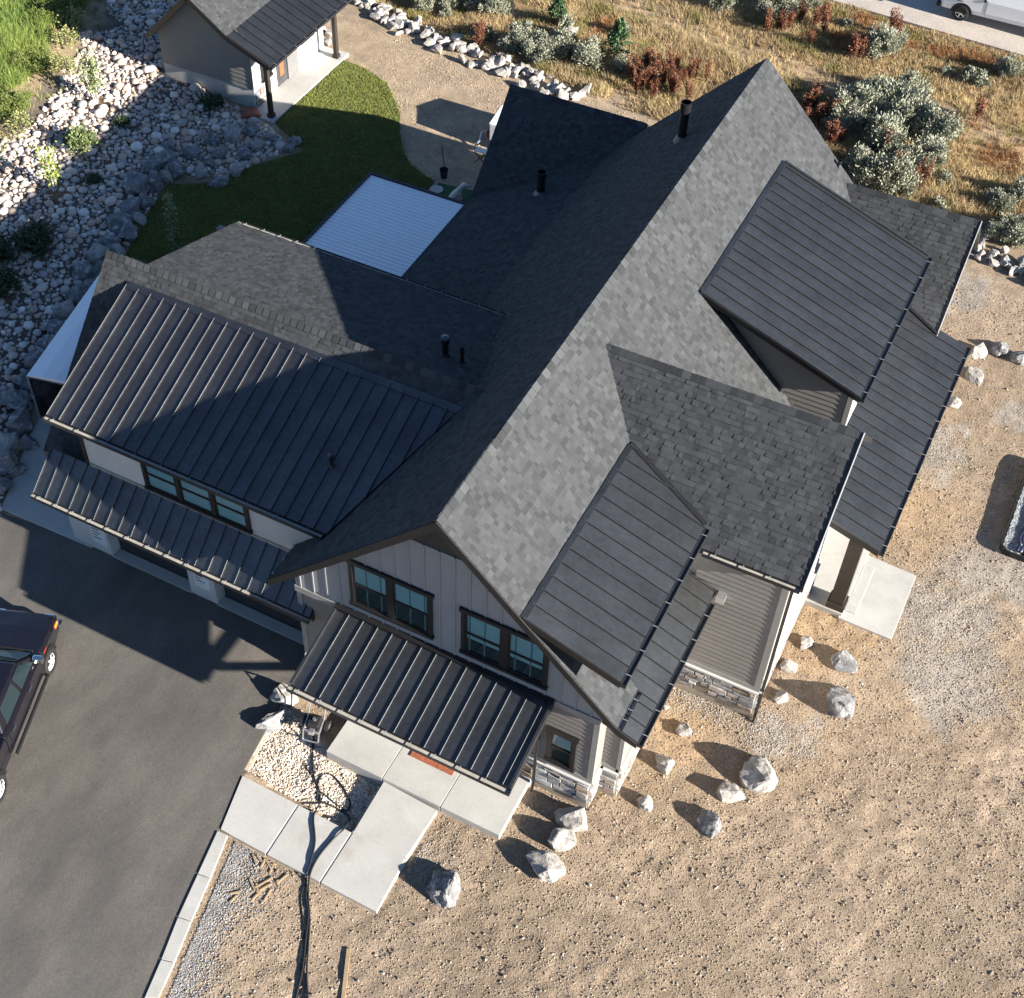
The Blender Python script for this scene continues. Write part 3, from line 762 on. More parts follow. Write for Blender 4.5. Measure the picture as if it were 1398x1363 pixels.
# ---- roof vents ------------------------------------------------------
def vent(p, h, r, cap='flat', m='dark_metal'):
    p = np.asarray(p, float)
    v = MB().tube([p-(0, 0, .15), p+(0, 0, h)], r, 14).obj('vent_pipe', m, house, smooth=False)
    MB().tube([p+(0, 0, -.1), p+(0, 0, .02), p+(0, 0, .10)], [r*1.9, r*1.5, r*1.08], 14).obj('boot', 'roof_metal', v)
    MB().tube([p+(0, 0, h*.74), p+(0, 0, h)], r*1.28, 14).obj('cap', 'alu' if cap == 'alu' else m, v)
    if cap == 'dome': MB().tube([p+(0, 0, h+.001), p+(0, 0, h+.05), p+(0, 0, h+.09)], [r*1.5, r*1.35, .02], 14).obj('cap', 'roof_metal', v)
vent((-1.31, 17.76, zl(-1.31)), 1.25, .13)
vent((-6.2, 18.6, ZE+SP*(-6.2-XE)), .85, .14)
vent((-3.55, 6.95, ZRS-(6.95-YRS)*.319), .62, .085, 'dome')
vent((-3.02, 6.90, ZRS-(6.9-YRS)*.319), .50, .05)
vent((-4.55, 2.70, 6.36), .42, .05, 'dome')
vent((2.9, 20.9, zr(2.9)), .25, .05)
# ================================================================== GROUND
from mathutils import noise as mn
def sstep(a, b, x): t = np.clip((np.asarray(x, float)-a)/(b-a), 0, 1); return t*t*(3-2*t)
WYs = np.array([-40, 0, 1.3, 5, 10, 14, 17.5, 20, 22.5, 26, 40]); WXs = np.array([-13, -15.8, -16.4, -18.4, -20.3, -20.9, -21.9, -22.2, -22.8, -24.2, -29])
def wall_x(y): return np.interp(y, WYs, WXs)
def vnoise(x, y, s, seed=0):
    """cheap smooth value noise, vectorised"""
    x = np.asarray(x, float)/s+seed*13.7; y = np.asarray(y, float)/s+seed*7.3
    xi = np.floor(x); yi = np.floor(y); fx = x-xi; fy = y-yi; fx = fx*fx*(3-2*fx); fy = fy*fy*(3-2*fy)
    h = lambda a, b: np.modf(np.abs(np.sin(a*127.1+b*311.7+seed*17.17)*43758.5453))[0]
    return (h(xi, yi)*(1-fx)+h(xi+1, yi)*fx)*(1-fy)+(h(xi, yi+1)*(1-fx)+h(xi+1, yi+1)*fx)*fy
def in_poly(x, y, poly):
    x = np.asarray(x, float); y = np.asarray(y, float); r = np.zeros(np.broadcast(x, y).shape, bool); n = len(poly)
    for k in range(n):
        x0, y0 = poly[k][:2]; x1, y1 = poly[(k+1) % n][:2]
        c = ((y0 > y) != (y1 > y)) & (x < (x1-x0)*(y-y0)/(y1-y0+1e-12)+x0); r ^= c
    return r
def P2(L, z=0.0): return [tuple(gz(a, b, z)[:2]) for a, b in L]
DRIVE = [(-4.63, 1.28), (-4.6, -.6), (-4.3, -3.0), (-3.9, -4.6), (-3.35, -6.9), (-2.9, -9.0), (-1.9, -13.5), (-1, -18), (-17, -18), (-16.9, -3), (-16.2, 1.0), (-13.4, 1.28)]
WALKZ = .03
BED = P2([(335, 1050), (385, 955), (445, 1020), (523, 1062), (482, 1137)])       # gravel bed by the walk
def terrain(x, y):
    x = np.asarray(x, float); y = np.asarray(y, float)
    d = wall_x(y)-x
    A = 1-.6*sstep(17, 23, y)
    h = sstep(0, 1.2, d)*.45*A + np.clip(d-1.2, 0, 6)*.085 + np.clip(d-7, 0, 40)*.12
    dirt = sstep(-4.4, -3.4, x)*(1-sstep(30, 33, y))
    fl = (1-sstep(-13, -11, x)*(1-sstep(-3.8, -3, x)))*1.0
    ang = vnoise(x, y, 4.0, 9)*6; xa, ya = x*.83+y*.55, y*.83-x*.55
    b = (vnoise(x, y, 3.1, 1)-.5)*.10+((vnoise(xa, ya, .63, 2)-.5)*.02+(vnoise(y*.9-x*.3, x+.2*y, .31, 3)-.5)*.022+(vnoise(xa*.71-ya*.7, ya*.9+.37*xa, .17, 8)-.5)*.028)*(.35+1.1*sstep(.3, .75, vnoise(x, y, 2.3, 12)))
    tq = x*.80-y*.60+(vnoise(x, y, 7, 4)-.5)*2.2; tl = x*.60+y*.80
    ruts = 0
    for c0 in (8.9, 10.6, 12.2, 13.8, 6.6, 4.4):
        dd_ = (tq-c0)/.17; ruts = ruts-.016*np.exp(-dd_*dd_)*(.6+.4*np.sin(tl*22))*sstep(.25, .55, vnoise(x, y, 3.5, 40+int(c0*3)))+.006*(np.exp(-((tq-c0-.26)/.1)**2)+np.exp(-((tq-c0+.26)/.1)**2))
    h = h+(b+ruts-.05)*np.clip(dirt+sstep(0, 2, d)*.8+sstep(30, 33, y), 0, 1)
    return h
xs = np.unique(np.round(np.concatenate([[-600, -250, -120, -80, -60, -50], np.arange(-44, -4.6, .4), np.arange(-4.6, 16.2, .11), [17, 19, 24, 40, 90, 200, 600]]), 3))
ys = np.unique(np.round(np.concatenate([[-600, -200, -80, -40, -25, -18], np.arange(-14, 12, .11), np.arange(12, 30, .25), np.arange(30, 52, .4), [55, 62, 80, 140, 300, 600]]), 3))
GXX, GYY = np.meshgrid(xs, ys)
GZ = terrain(GXX, GYY)
# keep it clear of paved sheets, slabs, house and the sunken gravel bed
bed = in_poly(GXX, GYY, BED)
flat = in_poly(GXX, GYY, DRIVE) | in_poly(GXX, GYY, P2([(325, 1055), (295, 1134), (515, 1252), (605, 1108), (525, 1064), (482, 1137)]))
house_fp = ((GXX > -13.3) & (GXX < 4.1) & (GYY > .3) & (GYY < 21)) | ((GXX > 3.9) & (GXX < 6.9) & (GYY > 5) & (GYY < 24))
GZ = np.where(flat | house_fp, -.10, GZ)
GZ = np.where(bed & ~flat, -.24+(vnoise(GXX, GYY, .5, 6)-.5)*.08, GZ)
lawnish = (GXX < -4.6) & (GXX > wall_x(GYY)+.2) & (GYY > 9.5) & (GYY < 31)
GZ = np.where(lawnish, -.03+(vnoise(GXX, GYY, .6, 7)-.5)*.05, GZ)
# colours by what the ground is made of
def gcol(x, y):
    n1 = vnoise(x, y, 2.6, 21); n2 = vnoise(x, y, .8, 22); n3 = vnoise(x, y, 5, 23); n4 = vnoise(x, y, .3, 24)
    c = np.stack([.305+.06*(n1-.5), .233+.05*(n1-.5), .164+.045*(n1-.5)], -1)*(.84+.18*n2+.18*(n4-.5)+.26*(n3-.5))[..., None]
    pale = np.array([.335, .295, .25])
    def blob(px, py, r, amt=.9):
        q = gz(px, py); return amt*(1-sstep(r*.45, r, np.hypot(x-q[0], (y-q[1]))+1.1*(n2-.5)+.8*(n4-.5)))
    wt = np.zeros_like(x)
    for a in ((1290, 840, 1.9), (1300, 930, 1.7), (1330, 780, 1.4), (1270, 960, 1.2), (1390, 780, 2.0), (1290, 600, 1.0), (1280, 650, .9), (985, 960, .75), (1050, 1000, .8), (1095, 1010, .6), (940, 945, .6), (1395, 560, .8), (1320, 420, .7), (1340, 390, .8)):
        wt = np.maximum(wt, blob(*a))
    c = c*(1-wt[..., None])+pale*wt[..., None]*(.8+.4*n2)[..., None]
    warm = np.maximum(blob(1120, 860, 2.2, .8), blob(930, 1010, 1.6, .8))
    warm = np.maximum(warm, blob(1240, 700, 2.4, .6))
    c = c*(1-warm[..., None])+np.array([.355, .250, .150])*warm[..., None]*(.85+.3*n2)[..., None]
    gr = sstep(-.3, .5, 1-np.abs((x-(-2.85-.235*(y+8.8))-.45)/.55))*sstep(-3.2, -4.6, y)*0
    f = sstep(30.3, 31.6, y+1.2*(n2-.5)+.08*x)[..., None]
    fieldc = np.stack([.30+.1*(n2-.5), .20+.07*(n2-.5), .10+.03*(n2-.5)], -1)*(.7+.6*n1)[..., None]
    track = (1-sstep(.5, 1.5, np.abs(y-36.6+.16*x+1.2*(n3-.5))))[..., None]
    track = track*.7; fieldc = fieldc*(1-track)+np.array([.36, .27, .18])*track
    c = c*(1-f)+fieldc*f
    ln = (sstep(21, 22.5, y)*(1-sstep(31, 32, y))*(1-sstep(-6, -4, x)))[..., None]
    c = c*(1-ln)+np.array([.34, .262, .180])*(.85+.3*n2)[..., None]*ln
    d = wall_x(y)-x
    rb = (sstep(-.6, .2, d)*(1-sstep(6.4, 7.6, d+1.2*(n2-.5))))[..., None]
    c = c*(1-rb)+np.array([.13, .11, .095])*rb
    hl = sstep(6.8, 8, d)[..., None]
    c = c*(1-hl)+np.array([.30, .23, .14])*hl*(.8+.4*n2)[..., None]
    lw = ((x < -4.6) & (d < .2) & (y > 9.5) & (y < 31) & in_poly(x, y, LAWN))[..., None]
    bd = in_poly(x, y, BED)[..., None]
    c = np.where(bd, np.array([.47, .39, .30])*(.75+.5*n4)[..., None], c)
    return np.clip(c, .01, 1)
LAWN = [(-20.2, 22.9), (-20.1, 28.3), (-18.9, 28.1), (-17.6, 27.6), (-16.9, 26.9), (-15.9, 25.8), (-15.3, 24.7), (-14.6, 23.7), (-13.8, 22.9), (-12.4, 22.35), (-12.3, 10.3), (-19.7, 8.0), (-20.3, 11.2), (-20.4, 13.6), (-21.1, 15.5), (-21.5, 17.3), (-19.9, 18.3), (-19.2, 20), (-18.0, 21.7)]
GC = gcol(GXX, GYY)
nx, ny = len(xs), len(ys)
V = np.stack([GXX, GYY, GZ], -1).reshape(-1, 3)
i0 = (np.arange(ny-1)[:, None]*nx+np.arange(nx-1)[None, :]).ravel()
Q = np.stack([i0, i0+1, i0+1+nx, i0+nx], 1)
mat('ground', attr='col', rough=.95, var=.20, scale=2.6, var2=.30, scale2=17, bump=1.6, bscale=15, spec=.15)
g = add('ground', mesh_np('ground', V, Q.ravel(), np.arange(len(Q))*4, np.full(len(Q), 4), ['ground'], True, attrs={'col': GC.reshape(-1, 3)}))
tag(g, kind='structure')
def hz(x, y):
    """height of the ground sheet"""
    i = int(np.clip(np.searchsorted(xs, x)-1, 0, nx-2)); j = int(np.clip(np.searchsorted(ys, y)-1, 0, ny-2))
    a = (x-xs[i])/(xs[i+1]-xs[i]); b = (y-ys[j])/(ys[j+1]-ys[j])
    return float((GZ[j, i]*(1-a)+GZ[j, i+1]*a)*(1-b)+(GZ[j+1, i]*(1-a)+GZ[j+1, i+1]*a)*b)
def hza(x, y):
    i = np.clip(np.searchsorted(xs, x)-1, 0, nx-2); j = np.clip(np.searchsorted(ys, y)-1, 0, ny-2)
    a = (x-xs[i])/(xs[i+1]-xs[i]); b = (y-ys[j])/(ys[j+1]-ys[j])
    return (GZ[j, i]*(1-a)+GZ[j, i+1]*a)*(1-b)+(GZ[j+1, i]*(1-a)+GZ[j+1, i+1]*a)*b
def gt(px, py):
    z = 0.0
    for _ in range(14):
        p = gz(px, py, z); z = .5*z+.5*hz(p[0], p[1])
    return np.array([p[0], p[1], hz(p[0], p[1])])

# ---- paving ----------------------------------------------------------
def sheet(name, poly, z, m, th=.06, kind='structure', **kw):
    return MB().prism([(x, y, z) for x, y in poly], (0, 0, -th)).obj(name, m, kind=kind, **kw)
sheet('driveway', DRIVE, .0, 'asphalt')
walk = tag(root('walkway', (-1.5, -3.5, 0), None, None), kind='structure')
def slabpiece(par, name, L, z, m, th=.3):
    pts = [(x, y, z) for x, y in P2(L, z)]
    o = MB().prism(pts, (0, 0, -th)).obj(name, m, par); bevel(o, .008, 2); return o
slabpiece(walk, 'slab', [(331, 1059), (406, 1098.5), (362, 1165.5), (301, 1132)], WALKZ, 'concrete_bright')
slabpiece(walk, 'slab', [(408, 1099.5), (479.5, 1136.5), (436, 1204), (364.5, 1166.5)], WALKZ, 'concrete_bright')
slabpiece(walk, 'slab', [(482, 1137), (553, 1173), (514, 1245), (438, 1205)], WALKZ, 'concrete_bright')
slabpiece(walk, 'slab', [(524, 1067), (597, 1107), (554, 1171.5), (483, 1135)], WALKZ, 'concrete_bright')
slabpiece(walk, 'slab_base', [(333, 1061), (480, 1137.5), (524.5, 1068.5), (595.5, 1107.5), (513.5, 1243.5), (303, 1131.5)], WALKZ-.014, 'concrete_bright')
# front porch slab in three bays
porch_slab = tag(root('porch_slab', (0, -.6, 0), None, None), kind='structure')
for (a, b) in ((-2.64, -.93), (-.915, .80), (.815, 2.51)):
    bevel(MB().box(a, b, -1.44, .44, -.3, .16).obj('slab', 'concrete', porch_slab), .01, 2)
# edging strip along the driveway
strip = tag(root('edging_strip', (-3, -6.7, 0), None, None), kind='structure')
E0 = [(297, 1134), (270, 1193), (243, 1252), (220, 1310), (197, 1363), (172, 1425)]; E1_ = [(311, 1140), (287, 1199), (261, 1258), (238, 1314), (216, 1363), (193, 1425)]
for k in range(5):
    a, b, c, d = E0[k], E0[k+1], E1_[k+1], E1_[k]
    sh = lambda p, q, t: (p[0]+(q[0]-p[0])*t, p[1]+(q[1]-p[1])*t)
    slabpiece(strip, 'slab', [sh(a, b, .01), sh(a, b, .99), sh(d, c, .99), sh(d, c, .01)], .035, 'concrete_bright', .2)
# aprons at the garage
bevel(MB().prism([(x, y, .05) for x, y in [(-16.05, 1.15), (-12.62, 1.24), (-12.62, 1.8), (-13.32, 1.8), (-13.32, 9.8), (-18.9, 9.8), (-17.4, 4.2)]], (0, 0, -.2)).obj('apron', 'concrete', kind='structure'), .01)
MB().prism([(x, y, .03) for x, y in [(-11.86, 1.27), (-8.98, 1.27), (-8.98, 1.62), (-11.86, 1.62)]], (0, 0, -.1)).obj('door_sill', 'concrete', house)
MB().prism([(x, y, .03) for x, y in [(-8.04, 1.27), (-5.0, 1.27), (-5.0, 1.62), (-8.04, 1.62)]], (0, 0, -.1)).obj('door_sill', 'concrete', house)
# back porch slab and patio
bp_ = tag(root('patio', (8.5, 10.6, 0), None, None), kind='structure')
bevel(MB().box(5.92, 8.02, 9.42, 18.2, -.2, .14).obj('slab', 'concrete_bright', bp_), .01)
bevel(MB().box(8.03, 8.35, 9.66, 11.6, -.2, .09).obj('step', 'concrete_bright', bp_), .01)
bevel(MB().prism([(x, y, .05) for x, y in P2([(1144, 843), (1217, 873), (1251, 786), (1176, 754)], .05)], (0, 0, -.2)).obj('slab', 'concrete_bright', bp_), .01)
# gravel road behind the field
sheet('gravel_road', [(-30, 43.9+4.6), (-14, 44.6), (-3.2, 43.0), (5.7, 42.3), (40, 39.5), (60, 38), (60, 52), (40, 50.5), (5, 52), (-30, 56)], .06, 'road_gravel' if 'road_gravel' in MATS else mat('road_gravel', (.42, .37, .32), .95, var=.12, scale=.8, var2=.25, scale2=22, bump=.8, bscale=20) and 'road_gravel', th=.3)
MATS.get('sod') or mat('sod', (.070, .078, .020), .95, var=.3, scale=1.2, var2=.3, scale2=30, bump=.6, bscale=40)
sheet('lawn', LAWN, .005, 'sod', th=.05)
sheet('artificial_turf', [(-12.35, 20.4), (-9.0, 20.4), (-9.0, 22.75), (-12.2, 22.35)], .02, 'turf', th=.05)

# ---- pebbles on the dirt (stuff) --------------------------------------
def ico(sub=1):
    bm = bmesh.new(); bmesh.ops.create_icosphere(bm, subdivisions=sub, radius=1.0)
    v = np.array([x.co[:] for x in bm.verts]); f = np.array([[y.index for y in x.verts] for x in bm.faces]); bm.free(); return v, f
def octa():
    v = np.array([(1, 0, 0), (0, 1, 0), (-1, 0, 0), (0, -1, 0), (0, 0, 1.)], float)
    f = np.array([(0, 1, 4), (1, 2, 4), (2, 3, 4), (3, 0, 4)]); return v, f
def scatter(name, pos, size, cols, base, squash=.6, jit=.25, smooth=False, m='rock', sink=.2, **kw):
    bv, bf = base; n = len(pos); nv = len(bv)
    V = np.tile(bv, (n, 1, 1)).astype(float)
    V *= 1+NR.uniform(-jit, jit, (n, nv, 1))
    sc = np.stack([NR.uniform(.75, 1.3, n), NR.uniform(.75, 1.3, n), NR.uniform(.8, 1.2, n)*squash], -1)*size[:, None]
    V *= sc[:, None, :]
    a = NR.uniform(0, 6.283, n); ca, sa = np.cos(a), np.sin(a)
    X = V[..., 0]*ca[:, None]-V[..., 1]*sa[:, None]; Y = V[..., 0]*sa[:, None]+V[..., 1]*ca[:, None]
    V = np.stack([X, Y, V[..., 2]], -1)+pos[:, None, :]; V[..., 2] += (size*squash*(1-2*sink))[:, None]*.5
    F = (bf[None]+(np.arange(n)*nv)[:, None, None]).reshape(-1, bf.shape[1])
    me = mesh_np(name, V.reshape(-1, 3), F.ravel(), np.arange(len(F))*bf.shape[1], np.full(len(F), bf.shape[1]), [m], smooth, attrs={'col': np.repeat(cols, nv, 0)})
    return add(name, me, kind='stuff', **kw)
def palette(n, pal, lo=.75, hi=1.25):
    p = np.array(pal)[NR.integers(0, len(pal), n)]; return p*NR.uniform(lo, hi, (n, 1))
def dirt_pts(n, box, dens=None):
    x = NR.uniform(box[0], box[1], n); y = NR.uniform(box[2], box[3], n)
    k = np.ones(n, bool) if dens is None else NR.uniform(0, 1, n) < dens(x, y)
    return x[k], y[k]
paved = [DRIVE, [(-4.4, -2.8), (-.9, -3.0), (-.9, -1.4), (.85, -1.45), (.85, -4.7), (-4.0, -4.7)], [(-2.7, -1.5), (2.55, -1.5), (2.55, .45), (-2.7, .45)],
         [(5.9, 9.35), (9.55, 9.35), (9.55, 12), (8, 12), (8, 18.3), (5.9, 18.3)]]
def free(x, y):
    r = np.ones(len(x), bool)
    for p in paved: r &= ~in_poly(x, y, p)
    r &= ~(((x > -13.3) & (x < 4.15) & (y > .4) & (y < 21)) | ((x > 3.9) & (x < 4.65) & (y > 1.0) & (y < 10)) | ((x > 3.9) & (x < 6.92) & (y > 5) & (y < 24)))
    return r
x, y = dirt_pts(270000, (-4.5, 15.5, -12, 26), lambda x, y: (.38+.95*vnoise(x, y, 1.5, 31)*vnoise(x, y, .5, 32)*2)*(1-.5*sstep(8, 20, y)))
k = free(x, y) & ~in_poly(x, y, BED); x, y = x[k], y[k]; sz = np.exp(NR.normal(-4.3, .42, len(x))).clip(.007, .055)
scatter('dirt_pebbles', np.stack([x, y, hza(x, y)], -1), sz, palette(len(x), [(.30, .23, .162), (.295, .225, .158), (.26, .195, .135), (.31, .24, .17), (.27, .203, .142), (.32, .25, .18), (.37, .32, .26), (.22, .163, .112)]), octa(), .7, label='small stones and clods strewn over the graded dirt yard', cat='pebbles')
x = NR.uniform(-5, 0, 20000); y = NR.uniform(-4, 1, 20000); k = in_poly(x, y, BED) & free(x, y); x, y = x[k], y[k]
sz = NR.uniform(.022, .05, len(x)); scatter('bed_gravel', np.stack([x, y, hza(x, y)], -1), sz, palette(len(x), [(.62, .54, .44), (.55, .45, .36), (.48, .38, .29), (.70, .66, .58), (.40, .33, .28)]), octa(), .75, label='pale pinkish gravel filling the bed between walk and porch', cat='gravel')
# grey road base along the edging strip
t = NR.uniform(0, 1, 9000); u = NR.exponential(.42, 9000)
p0 = gz(322, 1146); p1 = gz(228, 1363); px_ = p0[0]+(p1[0]-p0[0])*t*1.25+u*(.75+.2*np.sin(t*9)); py_ = p0[1]+(p1[1]-p0[1])*t*1.25+u*.18
k = free(px_, py_); px_, py_ = px_[k], py_[k]
scatter('roadbase_gravel', np.stack([px_, py_, hza(px_, py_)], -1), NR.uniform(.010, .030, len(px_)), palette(len(px_), [(.22, .22, .225), (.28, .275, .27), (.18, .18, .185), (.31, .30, .285), (.27, .225, .17)]), octa(), .7, label='grey crushed stone spilled along the concrete edging strip', cat='gravel')
# pale crushed stone patches
pts = []
for (a, b, r, n) in ((1290, 840, 1.7, 2200), (1310, 930, 1.5, 1500), (985, 960, .7, 900), (1050, 1000, .75, 900), (1095, 1010, .5, 500), (940, 945, .5, 500), (1290, 610, .9, 700), (560, 1160, .6, 500), (590, 1180, .6, 500)):
    q = gz(a, b); rr = r*np.sqrt(NR.uniform(0, 1, n)); th = NR.uniform(0, 6.283, n); pts.append(np.stack([q[0]+rr*np.cos(th)+NR.normal(0, .2, n), q[1]+rr*np.sin(th)+NR.normal(0, .2, n)], -1))
pts = np.concatenate(pts); k = free(pts[:, 0], pts[:, 1]); pts = pts[k]
scatter('crushed_stone', np.stack([pts[:, 0], pts[:, 1], hza(pts[:, 0], pts[:, 1])], -1), NR.uniform(.009, .024, len(pts)), palette(len(pts), [(.34, .31, .275), (.30, .265, .225), (.38, .355, .32), (.28, .235, .19)]), octa(), .7, label='pale crushed stone scattered in patches beside the house', cat='gravel')

x = NR.uniform(-19, -5, 9000); y = NR.uniform(22.5, 33, 9000); k = (y < 31.6-.1*(x+15)) & ~in_poly(x, y, LAWN) & (vnoise(x, y, 1.2, 35) > .3); x, y = x[k], y[k]
scatter('lane_pebbles', np.stack([x, y, hza(x, y)], -1), NR.uniform(.012, .04, len(x)), palette(len(x), [(.33, .265, .19), (.37, .31, .25), (.29, .225, .16)]), octa(), .6, label='small stones strewn over the dirt lane behind the house', cat='pebbles')
# ================================================================== ROCKS
def boulder_mesh(seed, m, sub=4, rough=.15, npts=17):
    rr = random.Random(seed); bm = bmesh.new()
    for _ in range(npts):
        v = Vector((rr.gauss(0, 1), rr.gauss(0, 1), rr.gauss(0, .9))).normalized()*rr.uniform(.86, 1.16); bm.verts.new(v)
    r = bmesh.ops.convex_hull(bm, input=bm.verts); bmesh.ops.delete(bm, geom=[v for v in bm.verts if not v.link_faces], context='VERTS')
    bmesh.ops.subdivide_edges(bm, edges=bm.edges, cuts=sub, use_grid_fill=True)
    bmesh.ops.triangulate(bm, faces=bm.faces)
    for it in range(1): bmesh.ops.smooth_vert(bm, verts=bm.verts, factor=.3, use_axis_x=True, use_axis_y=True, use_axis_z=True)
    for v in bm.verts:
        n = mn.fractal(v.co*1.7+Vector((seed*3.1, 0, 0)), 1.0, 2.0, 4); n2 = mn.noise(v.co*6+Vector((0, seed*2.7, 0)))
        v.co *= 1+rough*n+rough*.35*n2
    me = bpy.data.meshes.new('boulder'); bm.to_mesh(me); bm.free(); me.materials.append(MATS[m]); return me
BM_G = [boulder_mesh(k, 'boulder') for k in range(8)]
BM_P = [boulder_mesh(40+k, 'boulder_pale') for k in range(7)]
BM_R = boulder_mesh(77, 'boulder_red')
def boulder(me, p, s, rz=None, sink=.36, name='boulder', **kw):
    s = tuple(q*1.28 for q in s) if hasattr(s, '__len__') and name in ('boulder', 'rock') and kw.get('group') is None else s if hasattr(s, '__len__') else (s*R.uniform(.85, 1.15), s*R.uniform(.85, 1.15), s*R.uniform(.7, .95))
    rz = R.uniform(0, 6.28) if rz is None else rz
    M = Matrix.Translation((p[0], p[1], p[2]+s[2]*(1-2*sink))) @ Matrix.Rotation(rz, 4, 'Z') @ Matrix.Rotation(R.uniform(-.3, .3), 4, 'X') @ Matrix.Diagonal((s[0], s[1], s[2], 1))
    return add(name, me, None, M, **kw)
YB_ = [  # px, py, size, mesh, label
 (1146, 962, (.36, .44, .46), BM_G[0], 'tall pointed blue-grey boulder standing on the dirt off the lap-sided bay'),
 (1152, 908, (.34, .28, .24), BM_G[1], 'grey and white angular boulder near the square concrete patio'),
 (1038, 1064, (.42, .44, .40), BM_P[0], 'largest tan-grey boulder on the dirt past the front corner'),
 (994, 1086, (.34, .26, .26), BM_P[1], 'grey-tan boulder touching the largest tan-grey boulder'),
 (967, 1126, (.29, .27, .28), BM_G[2], 'small wedge-shaped grey boulder past the two touching boulders'),
 (1101, 880, (.16, .19, .18), BM_P[2], 'small cream rock beside the back patio slab'),
 (1077, 912, (.22, .19, .16), BM_P[3], 'small cream rock in the shadow line of the tall blue-grey boulder'),
 (1066, 954, (.16, .21, .16), BM_P[4], 'small cream rock beside the stone corner of the lap-sided bay'),
 (932, 999, (.20, .19, .16), BM_P[5], 'cream rock on the dirt under the low metal roof edge'),
 (910, 966, (.09, .09, .09), BM_P[2], 'tiny white rock tucked under the low metal roof edge'),
 (908, 1046, (.20, .28, .26), BM_P[6], 'upright white rock by the front corner of the house'),
 (881, 1097, (.20, .18, .17), BM_P[0], 'small white rock alone on the dirt past the front corner'),
 (784, 1123, (.31, .42, .36), BM_P[1], 'white boulder against the stone wall, uppermost in the row of three'),
 (768, 1150, (.33, .28, .32), BM_P[3], 'round white boulder in the middle of the row of three'),
 (745, 1184, (.44, .32, .30), BM_P[5], 'broad grey-white boulder ending the row of three by the porch slab'),
 (608, 1216, (.36, .42, .36), BM_G[3], 'grey block boulder off the end of the front walk'),
 (372, 990, (.20, .42, .34), BM_G[4], 'pale grey slab boulder between the driveway and the gravel bed'),
 (390, 955, (.26, .30, .32), BM_P[2], 'white boulder under the porch eave corner at the driveway edge'),
 (1330, 516, (.34, .27, .24), BM_P[4], 'tan boulder off the far corner of the low metal porch roof'),
 (1301, 552, (.20, .22, .18), BM_P[6], 'white rock lying along the low metal porch roof edge'),
 (1335, 482, (.34, .26, .20), BM_P[1], 'flat pale rock behind the far gable, first of a short row'),
 (1365, 480, (.30, .24, .22), BM_G[5], 'grey rock behind the far gable, middle of a short row'),
 (1392, 492, (.30, .30, .26), BM_G[6], 'dark grey rock behind the far gable, last of a short row'),
 (343, 158, (.42, .34, .30), BM_R, 'brick red boulder at the corner of the shed patio'),
 (776, 47, (.42, .25, .2), BM_P[0], 'flat white rock lying among sagebrush'),
]
for (a, b, s, me, lab) in YB_:
    boulder(me, gt(a, b), s, name='boulder' if s[0] > .25 else 'rock', label=lab, cat='boulder' if s[0] > .25 else 'rock')
# retaining row of boulders above the lawn
RL = ['grey boulder ringing the rocky hollow beside the shed patio', 'grey boulder at the inner bend of the lawn edge', 'big grey boulder retaining the lawn near the slender young tree', 'big grey boulder on the bank beside the black and white trailer']
RW = [(405, 197, .40), (372, 192, .42), (352, 204, .5), (335, 215, .45), (325, 236, .5), (300, 252, .48), (345, 182, .55), (318, 190, .6), (395, 205, .35), (383, 200, .35), (290, 195, .5), (262, 215, .5), (240, 238, .55), (222, 222, .6), (228, 246, .45), (212, 258, .6), (200, 282, .6), (188, 262, .7), (178, 290, .65), (165, 310, .7), (190, 305, .5), (175, 326, .55),
      (150, 340, .7), (160, 352, .5), (135, 356, .7), (142, 375, .55), (118, 380, .65), (125, 400, .5), (108, 412, .6), (92, 432, .65), (80, 455, .6), (70, 478, .6), (52, 500, .65), (38, 530, .7), (22, 556, .7), (30, 585, .65), (15, 612, .6), (40, 610, .4), (8, 640, .6), (24, 645, .4), (5, 668, .45), (232, 205, .55), (205, 235, .5), (285, 225, .35), (300, 215, .4), (275, 240, .4)]
for (a, b, s) in RW:
    p = gt(a, b)
    boulder(R.choice(BM_G+BM_P[:3]), p, (s*R.uniform(.6, .95), s*R.uniform(.6, .95), s*R.uniform(.55, .85)), sink=.22, label=RL[3] if b > 385 else RL[2] if a < 196 else RL[1] if a < 245 else RL[0], cat='boulder', group='boulders retaining the cobble bank')
# riprap row along the lane
RM = [boulder_mesh(90+k, 'boulder_pale', 1, .12, 12) for k in range(6)]
def row(L, n, wd, smin, smax, lab, grp):
    pts = [gt(*q) for q in L]
    seg = [np.linalg.norm(pts[k+1][:2]-pts[k][:2]) for k in range(len(pts)-1)]; T = sum(seg)
    for k in range(n):
        t = (k+R.random())/n*T; j = 0
        while j < len(seg)-1 and t > seg[j]: t -= seg[j]; j += 1
        q = pts[j]+(pts[j+1]-pts[j])*min(t/seg[j], 1); x = q[0]+R.uniform(-wd, wd)*.5; y = q[1]+R.gauss(0, wd*.5); s = R.uniform(smin, smax)
        boulder(R.choice(RM), (x, y, hz(x, y)), s, sink=.25, name='rock', label=lab, cat='rock', group=grp)
row([(478, -8), (520, 15), (560, 42), (600, 58), (640, 72), (675, 88), (710, 101), (750, 118), (795, 138)], 120, .75, .16, .36, 'pale angular rock in the long row dividing lane from sagebrush', 'rocks edging the lane')
row([(1322, 338), (1355, 352), (1398, 372), (1440, 388)], 40, .7, .16, .32, 'pale angular rock in the short row past the far gable', 'rocks past the far gable')
for (a, b) in ((436, 55), (446, 60), (450, 48), (440, 42)):
    boulder(R.choice(RM), gt(a, b), R.uniform(.2, .32), name='rock', label='white rock heaped behind the shed porch post', cat='rock', group='rocks behind the shed')

